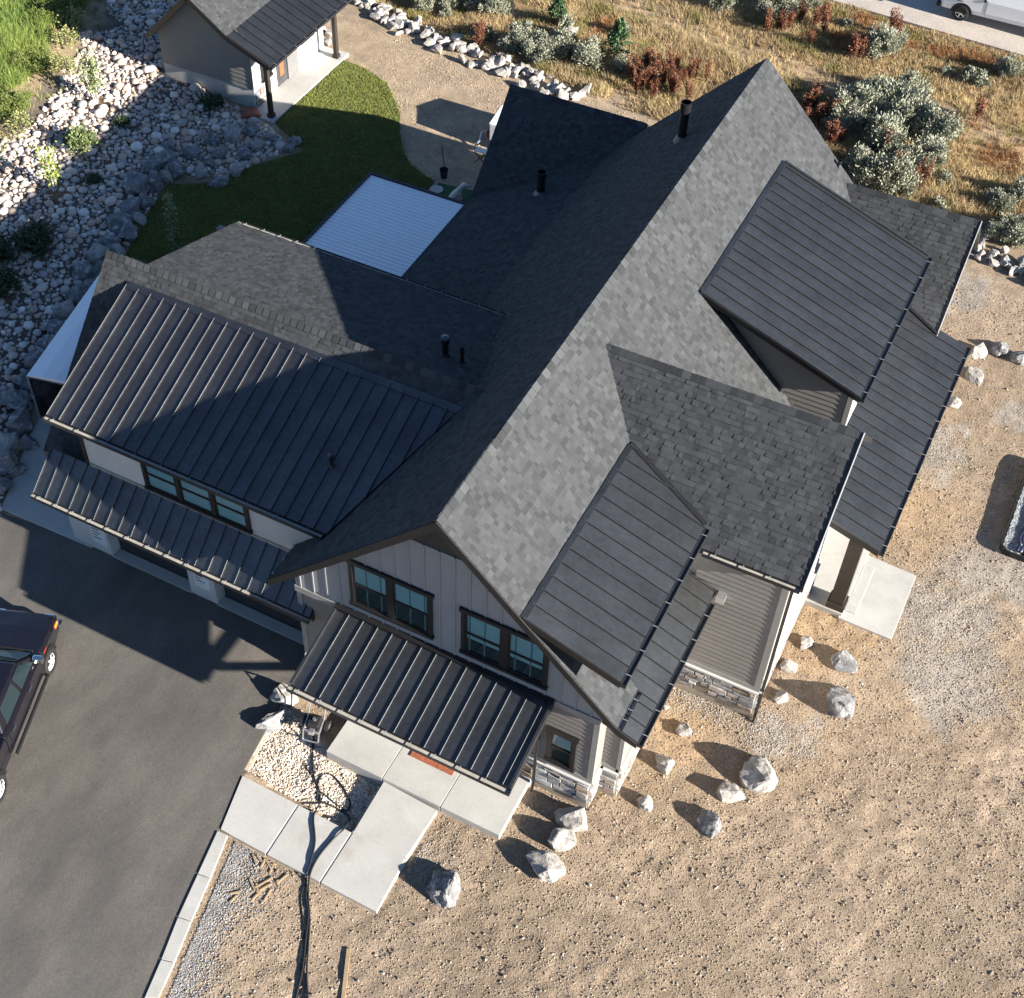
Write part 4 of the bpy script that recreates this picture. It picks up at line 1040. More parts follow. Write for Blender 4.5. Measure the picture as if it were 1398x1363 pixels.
# cobble bank
def cob_pts(n):
    x = NR.uniform(-33, -15, n); y = NR.uniform(-2, 33, n); d = wall_x(y)-x
    edge = 6.7+1.0*(vnoise(x, y, 2.0, 51)-.5)*2
    k = (d > -.2) & (d < edge)
    k &= ~((x > -26.3) & (x < -21.2) & (y > 23.2) & (y < 29))
    k &= ~in_poly(x, y, [(-19.6, 9.9), (-17.3, 4.0), (-15.9, 1.0), (-13, 1), (-13, 10)])
    basin = in_poly(x, y, [(-26, 23.2), (-21, 23.0), (-18.3, 21.8), (-19.5, 18.6), (-22, 18), (-25, 19)])
    return x[k], y[k]
x, y = cob_pts(60000)
bx_ = NR.uniform(-23.5, -18.6, 3200); by_ = NR.uniform(18.2, 23.1, 3200); k = in_poly(bx_, by_, [(-23.5, 23.1), (-20.9, 22.9), (-18.6, 21.6), (-19.9, 18.6), (-22, 18.0), (-23.4, 19)]); x = np.concatenate([x, bx_[k]]); y = np.concatenate([y, by_[k]])
sz = np.exp(NR.normal(-2.62, .36, len(x))).clip(.045, .22)
# thin out so they sit side by side
order = np.argsort(-sz); cell = {}; keep = []
for i in order:
    cx, cy = int(x[i]/.25), int(y[i]/.25); ok = True
    for a in (-1, 0, 1):
        for b in (-1, 0, 1):
            for j in cell.get((cx+a, cy+b), ()):
                if (x[i]-x[j])**2+(y[i]-y[j])**2 < (.78*(sz[i]+sz[j]))**2: ok = False; break
            if not ok: break
        if not ok: break
    if ok: keep.append(i); cell.setdefault((cx, cy), []).append(i)
keep = np.array(keep); x, y, sz = x[keep], y[keep], sz[keep]; z = hza(x, y)
cpal = [(.58, .50, .43), (.64, .57, .50), (.52, .41, .33), (.54, .39, .31), (.68, .62, .56), (.42, .38, .35), (.58, .46, .37), (.36, .335, .315), (.55, .50, .46)]
PIX = np.stack([x, y, z], -1)-CAM; dpt = PIX@_fw; vis = (sz/dpt); pxx = PPX+F_PX*(PIX@_r)/dpt; pyy = PPY-F_PX*(PIX@_u)/dpt
inf = (pxx > 0) & (pxx < 470) & (pyy > 0) & (pyy < 560)
cand = np.where(inf)[0]; big = cand[np.argsort(-vis[cand])[:300]]; rest = np.setdiff1d(np.arange(len(x)), big)
scatter('cobble_field', np.stack([x, y, z], -1)[rest], sz[rest], palette(len(rest), cpal), ico(1), .72, .17, False, sink=.15, label='rounded cobbles covering the bank between lawn and hillside', cat='cobbles')
cm = []
for k in range(14):
    v, f = ico(2); v = v*(1+NR.uniform(-.07, .07, (len(v), 1))); v = v*np.array([NR.uniform(.85, 1.25), NR.uniform(.85, 1.15), NR.uniform(.6, .8)])
    col = np.tile(np.array(cpal[k % len(cpal)])*NR.uniform(.85, 1.2), (len(v), 1))
    cm.append(mesh_np('cobble', v, f.ravel(), np.arange(len(f))*3, np.full(len(f), 3), ['rock'], True, attrs={'col': col}))
for i in big:
    s = sz[i]*1.05
    add('cobble', R.choice(cm), None, Matrix.Translation((x[i], y[i], z[i]+s*.45)) @ Matrix.Rotation(R.uniform(0, 6.28), 4, 'Z') @ Matrix.Scale(s, 4), label='one of the larger rounded cobbles on the rock bank', cat='cobble', group='larger cobbles on the bank')

# ================================================================== PLANTS
def blades(n, base_r, h, lean, w, cols, seed, up=.7, z0=0.0):
    """upright narrow leaves as single triangles"""
    g = np.random.default_rng(seed); a = g.uniform(0, 6.283, n); r = base_r*np.sqrt(g.uniform(0, 1, n))
    bx = r*np.cos(a); by = r*np.sin(a); L = h*g.uniform(.5, 1.1, n); la = a+g.normal(0, .7, n); le = lean*g.uniform(.1, 1.0, n)*L
    tx = bx+le*np.cos(la); ty = by+le*np.sin(la); tz = z0+L*up
    s = g.uniform(0, 6.283, n); ww = w*g.uniform(.6, 1.3, n)
    V = np.stack([np.stack([bx+ww*np.cos(s), by+ww*np.sin(s), np.full(n, z0)], -1), np.stack([bx-ww*np.cos(s), by-ww*np.sin(s), np.full(n, z0)], -1), np.stack([tx, ty, tz], -1)], 1)
    c = np.array(cols)[g.integers(0, len(cols), n)]*g.uniform(.7, 1.25, (n, 1))
    return V.reshape(-1, 3), np.repeat(c, 3, 0)
def tri_mesh(name, V, C, m='leaf'):
    n = len(V)//3; return mesh_np(name, V, np.arange(n*3), np.arange(n)*3, np.full(n, 3), [m], False, attrs={'col': C})
def leaf_quads(P, size, cols, g, long=1.6, upright=0.0, out=None):
    n = len(P); d = g.normal(0, 1, (n, 3)); d[:, 2] = d[:, 2]*.6+upright
    if out is not None: d = d+out
    d /= np.linalg.norm(d, axis=1, keepdims=True); e = np.cross(d, g.normal(0, 1, (n, 3))); e /= np.linalg.norm(e, axis=1, keepdims=True)
    s = size*g.uniform(.6, 1.35, (n, 1)); a = d*s*long; b = e*s*.5
    V = np.stack([P, P+a*.5+b, P+a, P+a*.5-b], 1).reshape(-1, 3)
    c = np.array(cols)[g.integers(0, len(cols), n)]*g.uniform(.75, 1.2, (n, 1))
    return V, np.repeat(c, 4, 0)
def quad_mesh(name, V, C, m='leaf'):
    n = len(V)//4; return mesh_np(name, V, np.arange(n*4), np.arange(n)*4, np.full(n, 4), [m], False, attrs={'col': C})
SAGE = [(.30, .315, .235), (.34, .345, .265), (.25, .27, .20), (.37, .36, .27), (.20, .22, .155)]
def sage(seed, r=.6, h=.9, nc=26, n=9000):
    g = np.random.default_rng(seed); V = []; C = []
    cs = []
    for k in range(nc):       # clumps on a rounded, lopsided crown
        a = g.uniform(0, 6.283); e = g.uniform(.05, 1.35); q = np.array([math.cos(a)*math.cos(e)*r, math.sin(a)*math.cos(e)*r, .25*h+math.sin(e)*h*.72])*g.uniform(.45, 1.3); cs.append(q)
        m = n//nc; rad = g.uniform(.07, .17)*(r/.6)
        P = q+g.normal(0, 1, (m, 3))*rad*np.array([.8, .8, 1.0]); out = np.tile(np.array([q[0]/r, q[1]/r, .9]), (m, 1))
        v, c = leaf_quads(P, .034, SAGE, g, 3.4, .8, out); V.append(v); C.append(c)
    st = MB()
    for q in cs[:14]: st.tube([(0, 0, -.05), (q[0]*.45, q[1]*.45, q[2]*.5), tuple(q)], [.03, .02, .008], 5)
    return quad_mesh('foliage', np.concatenate(V), np.concatenate(C)), st.mesh('stems', 'bark')
SG = [sage(100+k, R.uniform(.5, .65), R.uniform(.75, .95), R.randint(20, 30)) for k in range(5)]
def plant(name, meshes, p, s, label, cat, group=None, sz=None):
    """meshes: list of (part name, mesh)"""
    rz = R.uniform(0, 6.28); sz = sz or s
    M = Matrix.Translation((p[0], p[1], p[2])) @ Matrix.Rotation(rz, 4, 'Z') @ Matrix.Diagonal((s, s, sz, 1))
    o = bpy.data.objects.new(name, None); place(o, None, Matrix.Translation((p[0], p[1], p[2]))); tag(o, label, cat, group)
    for n, me in meshes: add(n, me, o, M)
    return o
SL = [(580, 14, .9), (612, 8, .9), (655, 14, 1.0), (677, 20, 1.2), (712, 66, 1.15), (733, 82, 1.15), (764, 76, 1.1), (800, 92, 1.3), (848, 100, .8), (693, 72, .8), (985, 14, 1.0), (1066, 22, 1.2), (1100, 12, 1.0), (1045, 28, .9), (1198, 76, 1.25), (1215, 68, .9),
      (1168, 165, 1.5), (1150, 182, 1.2), (1190, 150, 1.4), (1236, 140, 1.2), (1228, 170, 1.6), (1206, 205, 1.5), (1274, 196, 1.5), (1258, 180, 1.2), (1262, 232, 1.3), (1222, 235, 1.2), (1205, 255, 1.4), (1172, 238, 1.1), (1230, 262, 1.2), (1374, 104, .9), (1381, 330, 1.0), (1362, 285, .8), (1396, 275, 1.0), (1352, 325, .7), (1395, 320, .8)]
for k, (a, b, s) in enumerate(SL):
    lab = 'silvery sagebrush in the big clump past the roof peak' if 1140 < a < 1290 and 120 < b < 270 else 'silvery sagebrush bush in the row above the pale rocks' if a < 860 else 'silvery sagebrush bush out in the dry grass'
    f, st = SG[k % 5]; plant('sagebrush', [('foliage', f), ('stems', st)], gt(a, b), s*.86, lab, 'sagebrush', lab.replace('silvery ', '')[:40])
SS = [sage(130+k, .34, .42, 12, 2600) for k in range(3)]
for k in range(46):
    a, b = R.uniform(560, 1398), R.uniform(2, 330); p = gt(a, b)
    if p[1] < 31.2-.1*(p[0]+9) or p[1] > 42.2-.08*p[0] or abs(p[1]-36.6+.16*p[0]) < 1.3: continue
    f, st = SS[k % 3]; plant('small_sagebrush', [('foliage', f), ('stems', st)], p, R.uniform(.6, 1.2), 'small low sagebrush tuft scattered in the dry grass', 'sagebrush', 'small sagebrush tufts')
# rust-red dock
def dock(seed):
    g = np.random.default_rng(seed); V = []; C = []; st = MB()
    for k in range(9):
        a = g.uniform(0, 6.283); l = g.uniform(.03, .24); h = g.uniform(.55, 1.1); m = 110
        t = g.uniform(.3, 1.0, m)[:, None]; top = np.array([math.cos(a)*l, math.sin(a)*l, h]); P = top*t+g.normal(0, .035, (m, 3))
        v, c = leaf_quads(P, .034, [(.17, .062, .035), (.21, .08, .042), (.12, .045, .028), (.25, .115, .06)], g, 1.8, .7); V.append(v); C.append(c); st.tube([(0, 0, -.03), tuple(top)], [.012, .006], 4)
    return quad_mesh('seed_heads', np.concatenate(V), np.concatenate(C)), st.mesh('stems', 'bark')
DK = [dock(200+k) for k in range(4)]
DL = []
for (a, b, n, sp) in ((655, 66, 2, 5), (664, 52, 1, 5), (895, 112, 7, 16), (920, 128, 6, 14), (880, 132, 4, 10), (940, 112, 4, 12), (868, 108, 3, 8), (1068, 44, 5, 12), (1108, 46, 5, 14), (1090, 30, 3, 8), (1160, 78, 4, 8), (1106, 152, 5, 8), (1118, 172, 5, 9), (1132, 196, 4, 8), (1205, 222, 2, 5), (1236, 246, 3, 6), (1252, 258, 2, 6), (1330, 165, 1, 5), (1215, 50, 2, 8)):
    for _ in range(n): DL.append((a+R.gauss(0, sp), b+R.gauss(0, sp*.7)))
for k, (a, b) in enumerate(DL):
    f, st = DK[k % 4]; plant('dock_plant', [('seed_heads', f), ('stems', st)], gt(a, b), R.uniform(.8, 1.25), ('rust-red dock stalks rising from the sagebrush row by the pale rocks' if a < 760 else 'rust-red dock stalks in the thicket behind the vent pipe roof' if a < 1000 else 'rust-red dock stalks near the gravel road' if b < 95 else 'rust-red dock stalks around the big sagebrush clump'), 'weed', 'rust-red dock stalks')
# young conifers
def conifer(seed):
    g = np.random.default_rng(seed); V = []; C = []; st = MB(); st.tube([(0, 0, -.05), (0, 0, 1.3)], [.05, .01], 6)
    for k in range(70):
        t = g.uniform(.05, 1)**.8; h = .15+1.2*t; r = .5*(1-t)+.08; a = g.uniform(0, 6.283); m = 40
        e = np.array([math.cos(a)*r, math.sin(a)*r, h+.08]); s = g.uniform(.25, 1, m)[:, None]
        P = np.array([0, 0, h-.05])*(1-s)+e*s+g.normal(0, .025, (m, 3)); v, c = leaf_quads(P, .05, [(.06, .12, .055), (.09, .16, .07), (.045, .09, .04), (.13, .20, .10)], g, 1.8, .4, np.tile(e/r*.5, (m, 1))); V.append(v); C.append(c)
    return quad_mesh('crown', np.concatenate(V), np.concatenate(C)), st.mesh('trunk', 'bark')
cf = conifer(300); cf2 = conifer(301)
plant('young_conifer', [('crown', cf[0]), ('trunk', cf[1])], gt(760, 38), 1.1, 'round young green conifer standing alone on bare soil', 'conifer')
plant('young_conifer', [('crown', cf2[0]), ('trunk', cf2[1])], gt(842, 78), 1.25, 'taller young green conifer beside the sagebrush row', 'conifer')
# shrubs and saplings on the cobble bank
def bush(seed, r, h, n, size, cols, stems=8, col_stem='bark', hole=.2, long=1.7, up=.3):
    g = np.random.default_rng(seed); V = []; C = []; st = MB(); nc = 26
    for k in range(nc):
        d = g.normal(0, 1, 3); d[2] = abs(d[2])*.9; d /= np.linalg.norm(d); q = d*np.array([r, r, h*.62])*g.uniform(.45, 1.0)+np.array([0, 0, h*.32]); m = n//nc
        P = q+g.normal(0, 1, (m, 3))*np.array([r, r, h])*g.uniform(.12, .2); v, c = leaf_quads(P, size, cols, g, long, up, np.tile(d*.6, (m, 1))); V.append(v); C.append(c)
        if k < stems: st.tube([(g.normal(0, .04), g.normal(0, .04), -.05), tuple(q*.5), tuple(q)], [.025*r, .018*r, .006], 5)
    return quad_mesh('foliage', np.concatenate(V), np.concatenate(C)), st.mesh('stems', col_stem)
DKG = [(.05, .075, .035), (.075, .10, .05), (.10, .13, .07), (.035, .055, .03)]
MDG = [(.12, .16, .06), (.16, .20, .08), (.09, .13, .05), (.20, .24, .11)]
b1 = bush(400, .55, .8, 2600, .06, DKG); b2 = bush(401, .5, .7, 2200, .055, MDG); b3 = bush(402, .35, .4, 1200, .05, DKG)
for (bb_, a, b, s, lab) in ((b1, 52, 340, 1.25, 'dark green bush on the cobbles near the boulder edge'), (b2, 113, 205, 1.3, 'grey-green round bush in the middle of the cobble bank'), (b3, 128, 252, .9, 'tiny olive bush low on the cobble bank'), (b3, 168, 172, .9, 'small dark bush in the shaded cobbles'), (b3, 290, 150, 1.5, 'dark low bush in the cobbles below the shed wall'),
                            (b1, 4, 400, 1.2, 'dark bush at the foot of the dirt hillside'), (b1, 2, 352, 1.0, 'dark green bush up the dirt hillside edge')):
    plant('bush', [('foliage', bb_[0]), ('stems', bb_[1])], gt(a, b), s, lab, 'bush')
def sapling(seed, h, n, cols, spread=.3, low=.35):
    g = np.random.default_rng(seed); V = []; C = []; st = MB()
    for k in range(5):
        a = g.uniform(0, 6.283); l = spread*g.uniform(.4, 1); top = np.array([math.cos(a)*l, math.sin(a)*l, h*g.uniform(.75, 1.0)]); b0 = np.array([math.cos(a)*.06, math.sin(a)*.06, -.05])
        st.tube([tuple(b0), tuple((b0+top)/2), tuple(top)], [.022, .016, .006], 5); m = n//5; t = g.uniform(low, 1.0, m)[:, None]
        P = b0*(1-t)+top*t+g.normal(0, .10, (m, 3)); v, c = leaf_quads(P, .075, cols, g, 1.4, .2); V.append(v); C.append(c)
    return quad_mesh('crown', np.concatenate(V), np.concatenate(C)), st.mesh('trunk', 'trunk_pale')
mat('trunk_pale', (.45, .42, .36), .8, var=.15)
s1 = sapling(410, 1.9, 420, [(.22, .28, .06), (.30, .35, .09), (.17, .22, .05)]); s2 = sapling(411, 1.9, 700, [(.13, .17, .07), (.18, .22, .09)], .45)
s3 = sapling(412, 3.0, 1100, [(.16, .21, .07), (.20, .25, .10), (.10, .14, .06)], .28, .08)
plant('sapling', [('crown', s1[0]), ('trunk', s1[1])], gt(76, 262), 1.1, 'multi-stemmed sapling with yellow-green leaves in a soil ring', 'sapling')
plant('sapling', [('crown', s2[0]), ('trunk', s2[1])], gt(132, 140), 1.1, 'multi-stemmed sapling with grey-green leaves on the bright cobbles', 'sapling')
plant('young_tree', [('crown', s3[0]), ('trunk', s3[1])], gt(240, 352), 1.0, 'slender columnar young tree on the shaded lawn', 'tree')
for (a, b) in ((76, 264), (132, 143), (52, 348), (0, 405)):    # soil rings round the planting
    p = gt(a, b); n = 16
    MB().prism([(p[0]+.55*math.cos(6.283*k/n)*R.uniform(.9, 1.1), p[1]+.5*math.sin(6.283*k/n)*R.uniform(.9, 1.1), p[2]+.07) for k in range(n)], (0, 0, -.3)).obj('soil_ring', 'soil' if 'soil' in MATS else (mat('soil', (.16, .11, .07), .95, var=.25, scale=8, bump=.8) and 'soil'), kind='structure')
# big feathery shrubs on the hill
GRN = [(.15, .19, .045), (.18, .23, .06), (.12, .155, .04), (.22, .255, .08), (.10, .13, .035)]
hb = [bush(420+k, 1.0, .8, 9000, .028, GRN, 10, long=4.5, up=.9) for k in range(2)]
for k, (a, b, s, lab) in enumerate(((72, 24, .9, 'feathery green shrub beside the shaded end of the grassy hillside'), (44, 92, .8, 'feathery green shrub in the middle of the grassy hillside'), (20, 150, .8, 'feathery green shrub low on the grassy hillside'))):
    plant('green_shrub', [('foliage', hb[k % 2][0]), ('stems', hb[k % 2][1])], gt(a, b), s, lab, 'shrub')
for k, (a, b, s, lab) in enumerate(((100, 40, .8, 'yellowing weedy bush at the top of the bright cobbles'), (92, 62, .7, 'olive weed clump with yellow flowers on the cobble edge'), (78, 95, .6, 'small leafy weed on the bare dirt edge'), (30, 180, .7, 'sparse olive weed on the dirt slope'), (95, 95, .5, 'thin olive weed by the sapling'))):
    wv = bush(440+k, .5, .8, 500, .06, [(.24, .26, .10), (.30, .29, .12), (.18, .20, .08)], 10)
    plant('weed', [('foliage', wv[0]), ('stems', wv[1])], gt(a, b), s*1.5, lab, 'weed')

# grass as ground cover
def tufts(name, pts, n, h, w, pals, lean=.5, label='', cat='grass', br=.07):
    Vs = []; Cs = []; N = len(pts)
    g = NR; P = np.repeat(pts, n, 0); M_ = len(P); a = g.uniform(0, 6.283, M_); r = br*np.sqrt(g.uniform(0, 1, M_))
    hh = np.repeat(h, n)*g.uniform(.5, 1.15, M_); la = a+g.normal(0, .6, M_); le = lean*hh*g.uniform(.1, 1, M_); s = g.uniform(0, 6.283, M_); ww = w*g.uniform(.6, 1.4, M_)
    bx = P[:, 0]+r*np.cos(a); by = P[:, 1]+r*np.sin(a); bz = P[:, 2]-.02
    V = np.stack([np.stack([bx+ww*np.cos(s), by+ww*np.sin(s), bz], -1), np.stack([bx-ww*np.cos(s), by-ww*np.sin(s), bz], -1), np.stack([bx+le*np.cos(la), by+le*np.sin(la), bz+hh*.9], -1)], 1).reshape(-1, 3)
    C = np.repeat(np.repeat(pals, n, 0)*g.uniform(.7, 1.3, (M_, 1)), 3, 0)
    o = add(name, tri_mesh(name, V, C)); return tag(o, label, cat, kind='stuff')
x = NR.uniform(-24, 13, 44000); y = NR.uniform(29.5, 47, 44000)
road_e = np.interp(x, [-30, -14, -3.2, 5.7, 40], [48.5, 44.6, 43.0, 42.3, 39.5]); low = 31.5-.115*(x+9)
tr = 1-sstep(.4, 1.3, np.abs(y-36.6+.16*x+1.2*(vnoise(x, y, 5, 23)-.5)))
k = (y < road_e-.1) & (y > np.where(x < 7, np.interp(x, [-22.5, -15.7, -9.9, 7.2, 9.1, 13], [33.3, 32.0, 30.9, 28.6, 28.1, 27.5]), 28)) & (NR.uniform(0, 1, len(x)) < (.05+1.15*vnoise(x, y, 1.1, 61))*(1-.75*tr))
k &= ~((x > 3.9) & (x < 7.3) & (y < 23.3))
x, y = x[k], y[k]; n1 = vnoise(x, y, 2.5, 62); n2 = vnoise(x, y, 1.1, 63)
pal = np.stack([.39+.14*(n1-.5), .295+.12*(n1-.5), .16+.08*(n1-.5)], -1)
pal = np.where((n2 > .74)[:, None], np.array([.26, .225, .09]), pal); pal = np.where((n2 < .25)[:, None], np.array([.50, .39, .20]), pal); pal = np.where(((n1 < .22) & (n2 > .4))[:, None], np.array([.30, .16, .07]), pal)
tufts('dry_grass', np.stack([x, y, hza(x, y)], -1), 16, .16+.36*vnoise(x, y, 2, 64), .010, pal, .9, 'ochre dry grass and weeds covering the field behind the house', 'dry grass', .12)
x = NR.uniform(-22, -12, 60000); y = NR.uniform(7.5, 28.5, 60000); k = in_poly(x, y, LAWN); x, y = x[k], y[k]; x = x+NR.normal(0, .10, len(x)); y = y+NR.normal(0, .10, len(y)); n1 = .6*vnoise(x, y, 1.6, 71)+.4*vnoise(x, y, .45, 72)
stripe = np.where(np.sin((x*.72+y*.69)*3.0) > 0, 1.0, .93)
pal = np.stack([.21+.09*(n1-.5), .235+.05*(n1-.5), .058+.0*n1], -1)*stripe[:, None]
tufts('lawn_grass', np.stack([x, y, np.full(len(x), .02)], -1), 5, np.full(len(x), .075), .010, pal, .8, 'mown green sod lawn between shed and house', 'lawn', .05)
x = NR.uniform(-34, -22, 2600); y = NR.uniform(8, 30, 2600); d = wall_x(y)-x; k = (d > 6.2) & (NR.uniform(0, 1, 2600) < vnoise(x, y, 1.5, 81)); x, y = x[k], y[k]
tufts('hill_weeds', np.stack([x, y, hza(x, y)], -1), 12, np.full(len(x), .35), .012, palette(len(x), [(.24, .24, .09), (.30, .26, .12), (.18, .22, .06)]), .6, 'thin weeds and grass on the dirt hillside', 'weeds', .1)

# long green grass on the hillside
x = NR.uniform(-46, -25, 26000); y = NR.uniform(9, 34, 26000); d = wall_x(y)-x; ed = 8.0+1.6*(vnoise(x, y, 2.2, 85)-.3)
k = (d > ed) & (NR.uniform(0, 1, len(x)) < .35+.8*vnoise(x, y, 1.3, 86)); x, y = x[k], y[k]; n1 = vnoise(x, y, 1.4, 87); n2 = vnoise(x, y, 4, 88)
pal = np.stack([.175+.12*(n1-.5)+.05*(n2-.5), .235+.11*(n1-.5), .055+.03*(n1-.5)], -1)
tufts('hillside_grass', np.stack([x, y, hza(x, y)+.25*vnoise(x, y, 1.2, 89)], -1), 16, .35+.5*n1, .013, pal, .85, 'long feathery green grass covering the hillside above the cobbles', 'grass', .16)
# ================================================================== SHED
shed = root('shed', (-23.7, 26, 0), 'small gabled shed with grey siding, open porch and dark metal porch roof', 'shed')
SY0, SY1 = 22.85, 29.2; SXE, SZE, SXB, SZB, SXR, SZR, SXL, SZL = -20.14, 2.58, -22.07, 3.38, -23.85, 4.68, -26.25, 2.34
def sslab(name, pts, m='fascia', th=.14): return MB().prism([(a, b, c-.004) for a, b, c in pts], (0, 0, -th)).obj(name, m, shed)
spr = [(SXB, SY0, SZB), (SXB, SY1, SZB), (SXE, SY1, SZE), (SXE, SY0, SZE)]
sp_ = sslab('porch_roof', spr); metal_roof(Plane(spr[3], (0, 1, 0), np.subtract(spr[0], spr[3])), spr, sp_, .46)
gutter((SXE+.004, SY0, SZE-.01), (SXE+.004, SY1, SZE-.01), (1, 0, 0), sp_, False, .8)
TABS.clear()
sr = [(SXR, SY0, SZR), (SXR, SY1, SZR), (SXB, SY1, SZB), (SXB, SY0, SZB)]; sslab('gable_roof', sr)
sl = [(SXR, SY0, SZR), (SXR, SY1, SZR), (SXL, SY1, SZL), (SXL, SY0, SZL)]; sslab('gable_roof', sl)
shingle_plane(Plane(sr[3], (0, 1, 0), np.subtract(sr[0], sr[3])), [sr], expo=.16); shingle_plane(Plane(sl[3], (0, 1, 0), np.subtract(sl[0], sl[3])), [sl], expo=.16)
V = []; LO = []; TO = []; CO = []
for (pl, u0, u1, v0, v1, th, t, c, full, cc, show, tone) in TABS:
    b = len(V)
    for q in c: V.append(pl.to3(q, max(0, th*(1-(q[1]-v0)/max(v1-v0, .01)))+.001))
    LO += list(range(b, b+len(c))); TO.append(len(c)); CO += [tuple(np.array(tone)*t)]*len(c)
add('shingle_field', mesh_np('shingles', V, LO, np.concatenate([[0], np.cumsum(TO)[:-1]]), TO, ['shingle'], attrs={'col': CO}), shed, kind='stuff')
for (a, b) in ((sr[0], sr[3]), (sl[0], sl[3]), (spr[0], spr[3])):
    MB().bar((a[0], SY0-.02, a[2]-.10), (b[0], SY0-.02, b[2]-.10), .04, .20, up=(0, 0, 1)).obj('fascia_board', 'wood_dark' if b[0] < -25 else 'fascia', shed)
MB().box(-26.0, -21.46, 23.36, 28.7, -.2, .84).obj('foundation', 'concrete', shed)
swl = MB().prism([(-26.0, 23.35, .842), (-21.45, 23.35, .842), (-21.45, 23.35, 3.0), (SXB, 23.35, SZB-.12), (SXR, 23.35, SZR-.2), (-26.0, 23.35, 2.45)], (0, 5.35, 0)).obj('wall', 'siding', shed)
siding([(0, .86), (4.55, .86), (4.55, 2.95), (-SXL-22.2, 3.3), (2.15, 4.4), (0, 2.4)], (-26.0, 23.35, 0), (1, 0, 0), (0, -1, 0), swl, .2)
fwl = MB().box(-21.448, -21.40, 23.36, 28.7, .06, 2.85).obj('front_wall', 'white_paint', shed)
MB().box(-21.39, -21.36, 23.3, 23.5, .9, 2.8).obj('corner_board', 'wall_pale', fwl)
stones((-21.40, 23.36, 0), (0, 1, 0), (1, 0, 0), 1.6, .08, .75, fwl)
window((-21.40, 0, 0), (0, 1, 0), (1, 0, 0), [(24.0, 24.55)], 1.0, 2.2, fwl, blind=0)
window((-21.40, 0, 0), (0, 1, 0), (1, 0, 0), [(27.0, 27.8)], 1.2, 2.2, fwl, blind=0)
MB().box(-21.398, -21.37, 25.0, 26.5, .1, 2.25).obj('doorway', 'room', shed)
MB().box(-21.36, -21.31, 25.75, 26.55, .1, 2.2).obj('door', 'door_grey', shed)
MB().box(-21.366, -21.352, 25.2, 25.5, .5, 1.1).obj('red_cabinet', 'doormat', shed)
for yy in (23.06, 28.2):
    pst = bevel(MB().box(-20.54, -20.36, yy-.09, yy+.09, .08, 2.62).obj('porch_post', 'wood_dark', shed)); MB().box(-20.58, -20.32, yy-.13, yy+.13, .08, .24).obj('post_base', 'wood_dark', pst)
MB().box(-20.53, -20.37, 22.95, 29.0, 2.40, 2.56).obj('porch_beam', 'wood_dark', shed)
bevel(MB().box(-21.40, -20.15, 22.75, 28.75, -.2, .08).obj('shed_patio', 'concrete', kind='structure'), .01)

# ================================================================== PERGOLA
pg = root('pergola', (-10.7, 15.6, 0), 'white louvred pergola with black frame behind the house', 'pergola')
PX0, PX1, PY0, PY1, PZ = -12.62, -8.84, 13.3, 18.12, 2.9
for (a, b, c, d) in ((PX0-.1, PX0, PY0-.1, PY1+.1), (PX1, PX1+.06, PY0-.1, PY1+.1), (PX0, PX1, PY0-.1, PY0), (PX0, PX1, PY1, PY1+.1)):
    MB().box(a, b, c, d, PZ-.18, PZ+.05).obj('frame_beam', 'dark_metal', pg)
n = 27; st_ = (PY1-PY0)/n
for k in range(n):
    y0 = PY0+st_*k+.006
    MB().prism([(PX0+.005, y0, PZ-.02), (PX0+.005, y0+st_*.5, PZ+.018), (PX0+.005, y0+st_-.012, PZ-.005), (PX0+.005, y0+st_*.5, PZ-.03)], (PX1-PX0-.01, 0, 0)).obj('louver', 'pergola', pg)
for (a, b) in ((PX0-.1, PY0-.1), (PX0-.1, PY1-.04), (PX1-.06, PY1-.04)): MB().box(a, a+.14, b, b+.14, -.05, PZ-.181).obj('post', 'dark_metal', pg)

# ================================================================== VEHICLES
def wheel(par, x, y, z, r, wd, ax, rim='rim_silver', spokes=6):
    """ax: +1/-1 which side faces out (along y)"""
    t = MB(); n = 28
    prof = [(-wd/2, r*.66), (-wd/2, r*.92), (-wd*.38, r), (wd*.38, r), (wd/2, r*.92), (wd/2, r*.66)]
    k0 = 0
    for (yy, rr) in prof:
        for j in range(n): a = 6.28318*j/n; t.V.append((x+rr*math.cos(a), y+yy, z+rr*math.sin(a)))
    for p in range(len(prof)-1):
        for j in range(n): t.F.append([p*n+j, p*n+(j+1) % n, (p+1)*n+(j+1) % n, (p+1)*n+j]); t.I.append(0)
    to = t.obj('tyre', 'rubber', par, smooth=True)
    rm = MB(); yo = y+ax*wd*.36
    rm.tube([(x, yo-ax*.10, z), (x, yo-ax*.09, z)], r*.66, n); ro = rm.obj('rim_back', 'dark_metal', to)
    sp = MB(); sp.tube([(x, yo-ax*.04, z), (x, yo+ax*.02, z)], r*.17, 14)
    for j in range(spokes):
        a = 6.28318*j/spokes; sp.bar((x+r*.12*math.cos(a), yo, z+r*.12*math.sin(a)), (x+r*.62*math.cos(a), yo-ax*.01, z+r*.62*math.sin(a)), r*.16, .05, up=(0, 1, 0))
    ring = [(x+r*.60*math.cos(6.28318*j/n), yo, z+r*.60*math.sin(6.28318*j/n)) for j in range(n+1)]; sp.tube(ring, r*.055, 6)
    sp.obj('rim', rim, to); return to
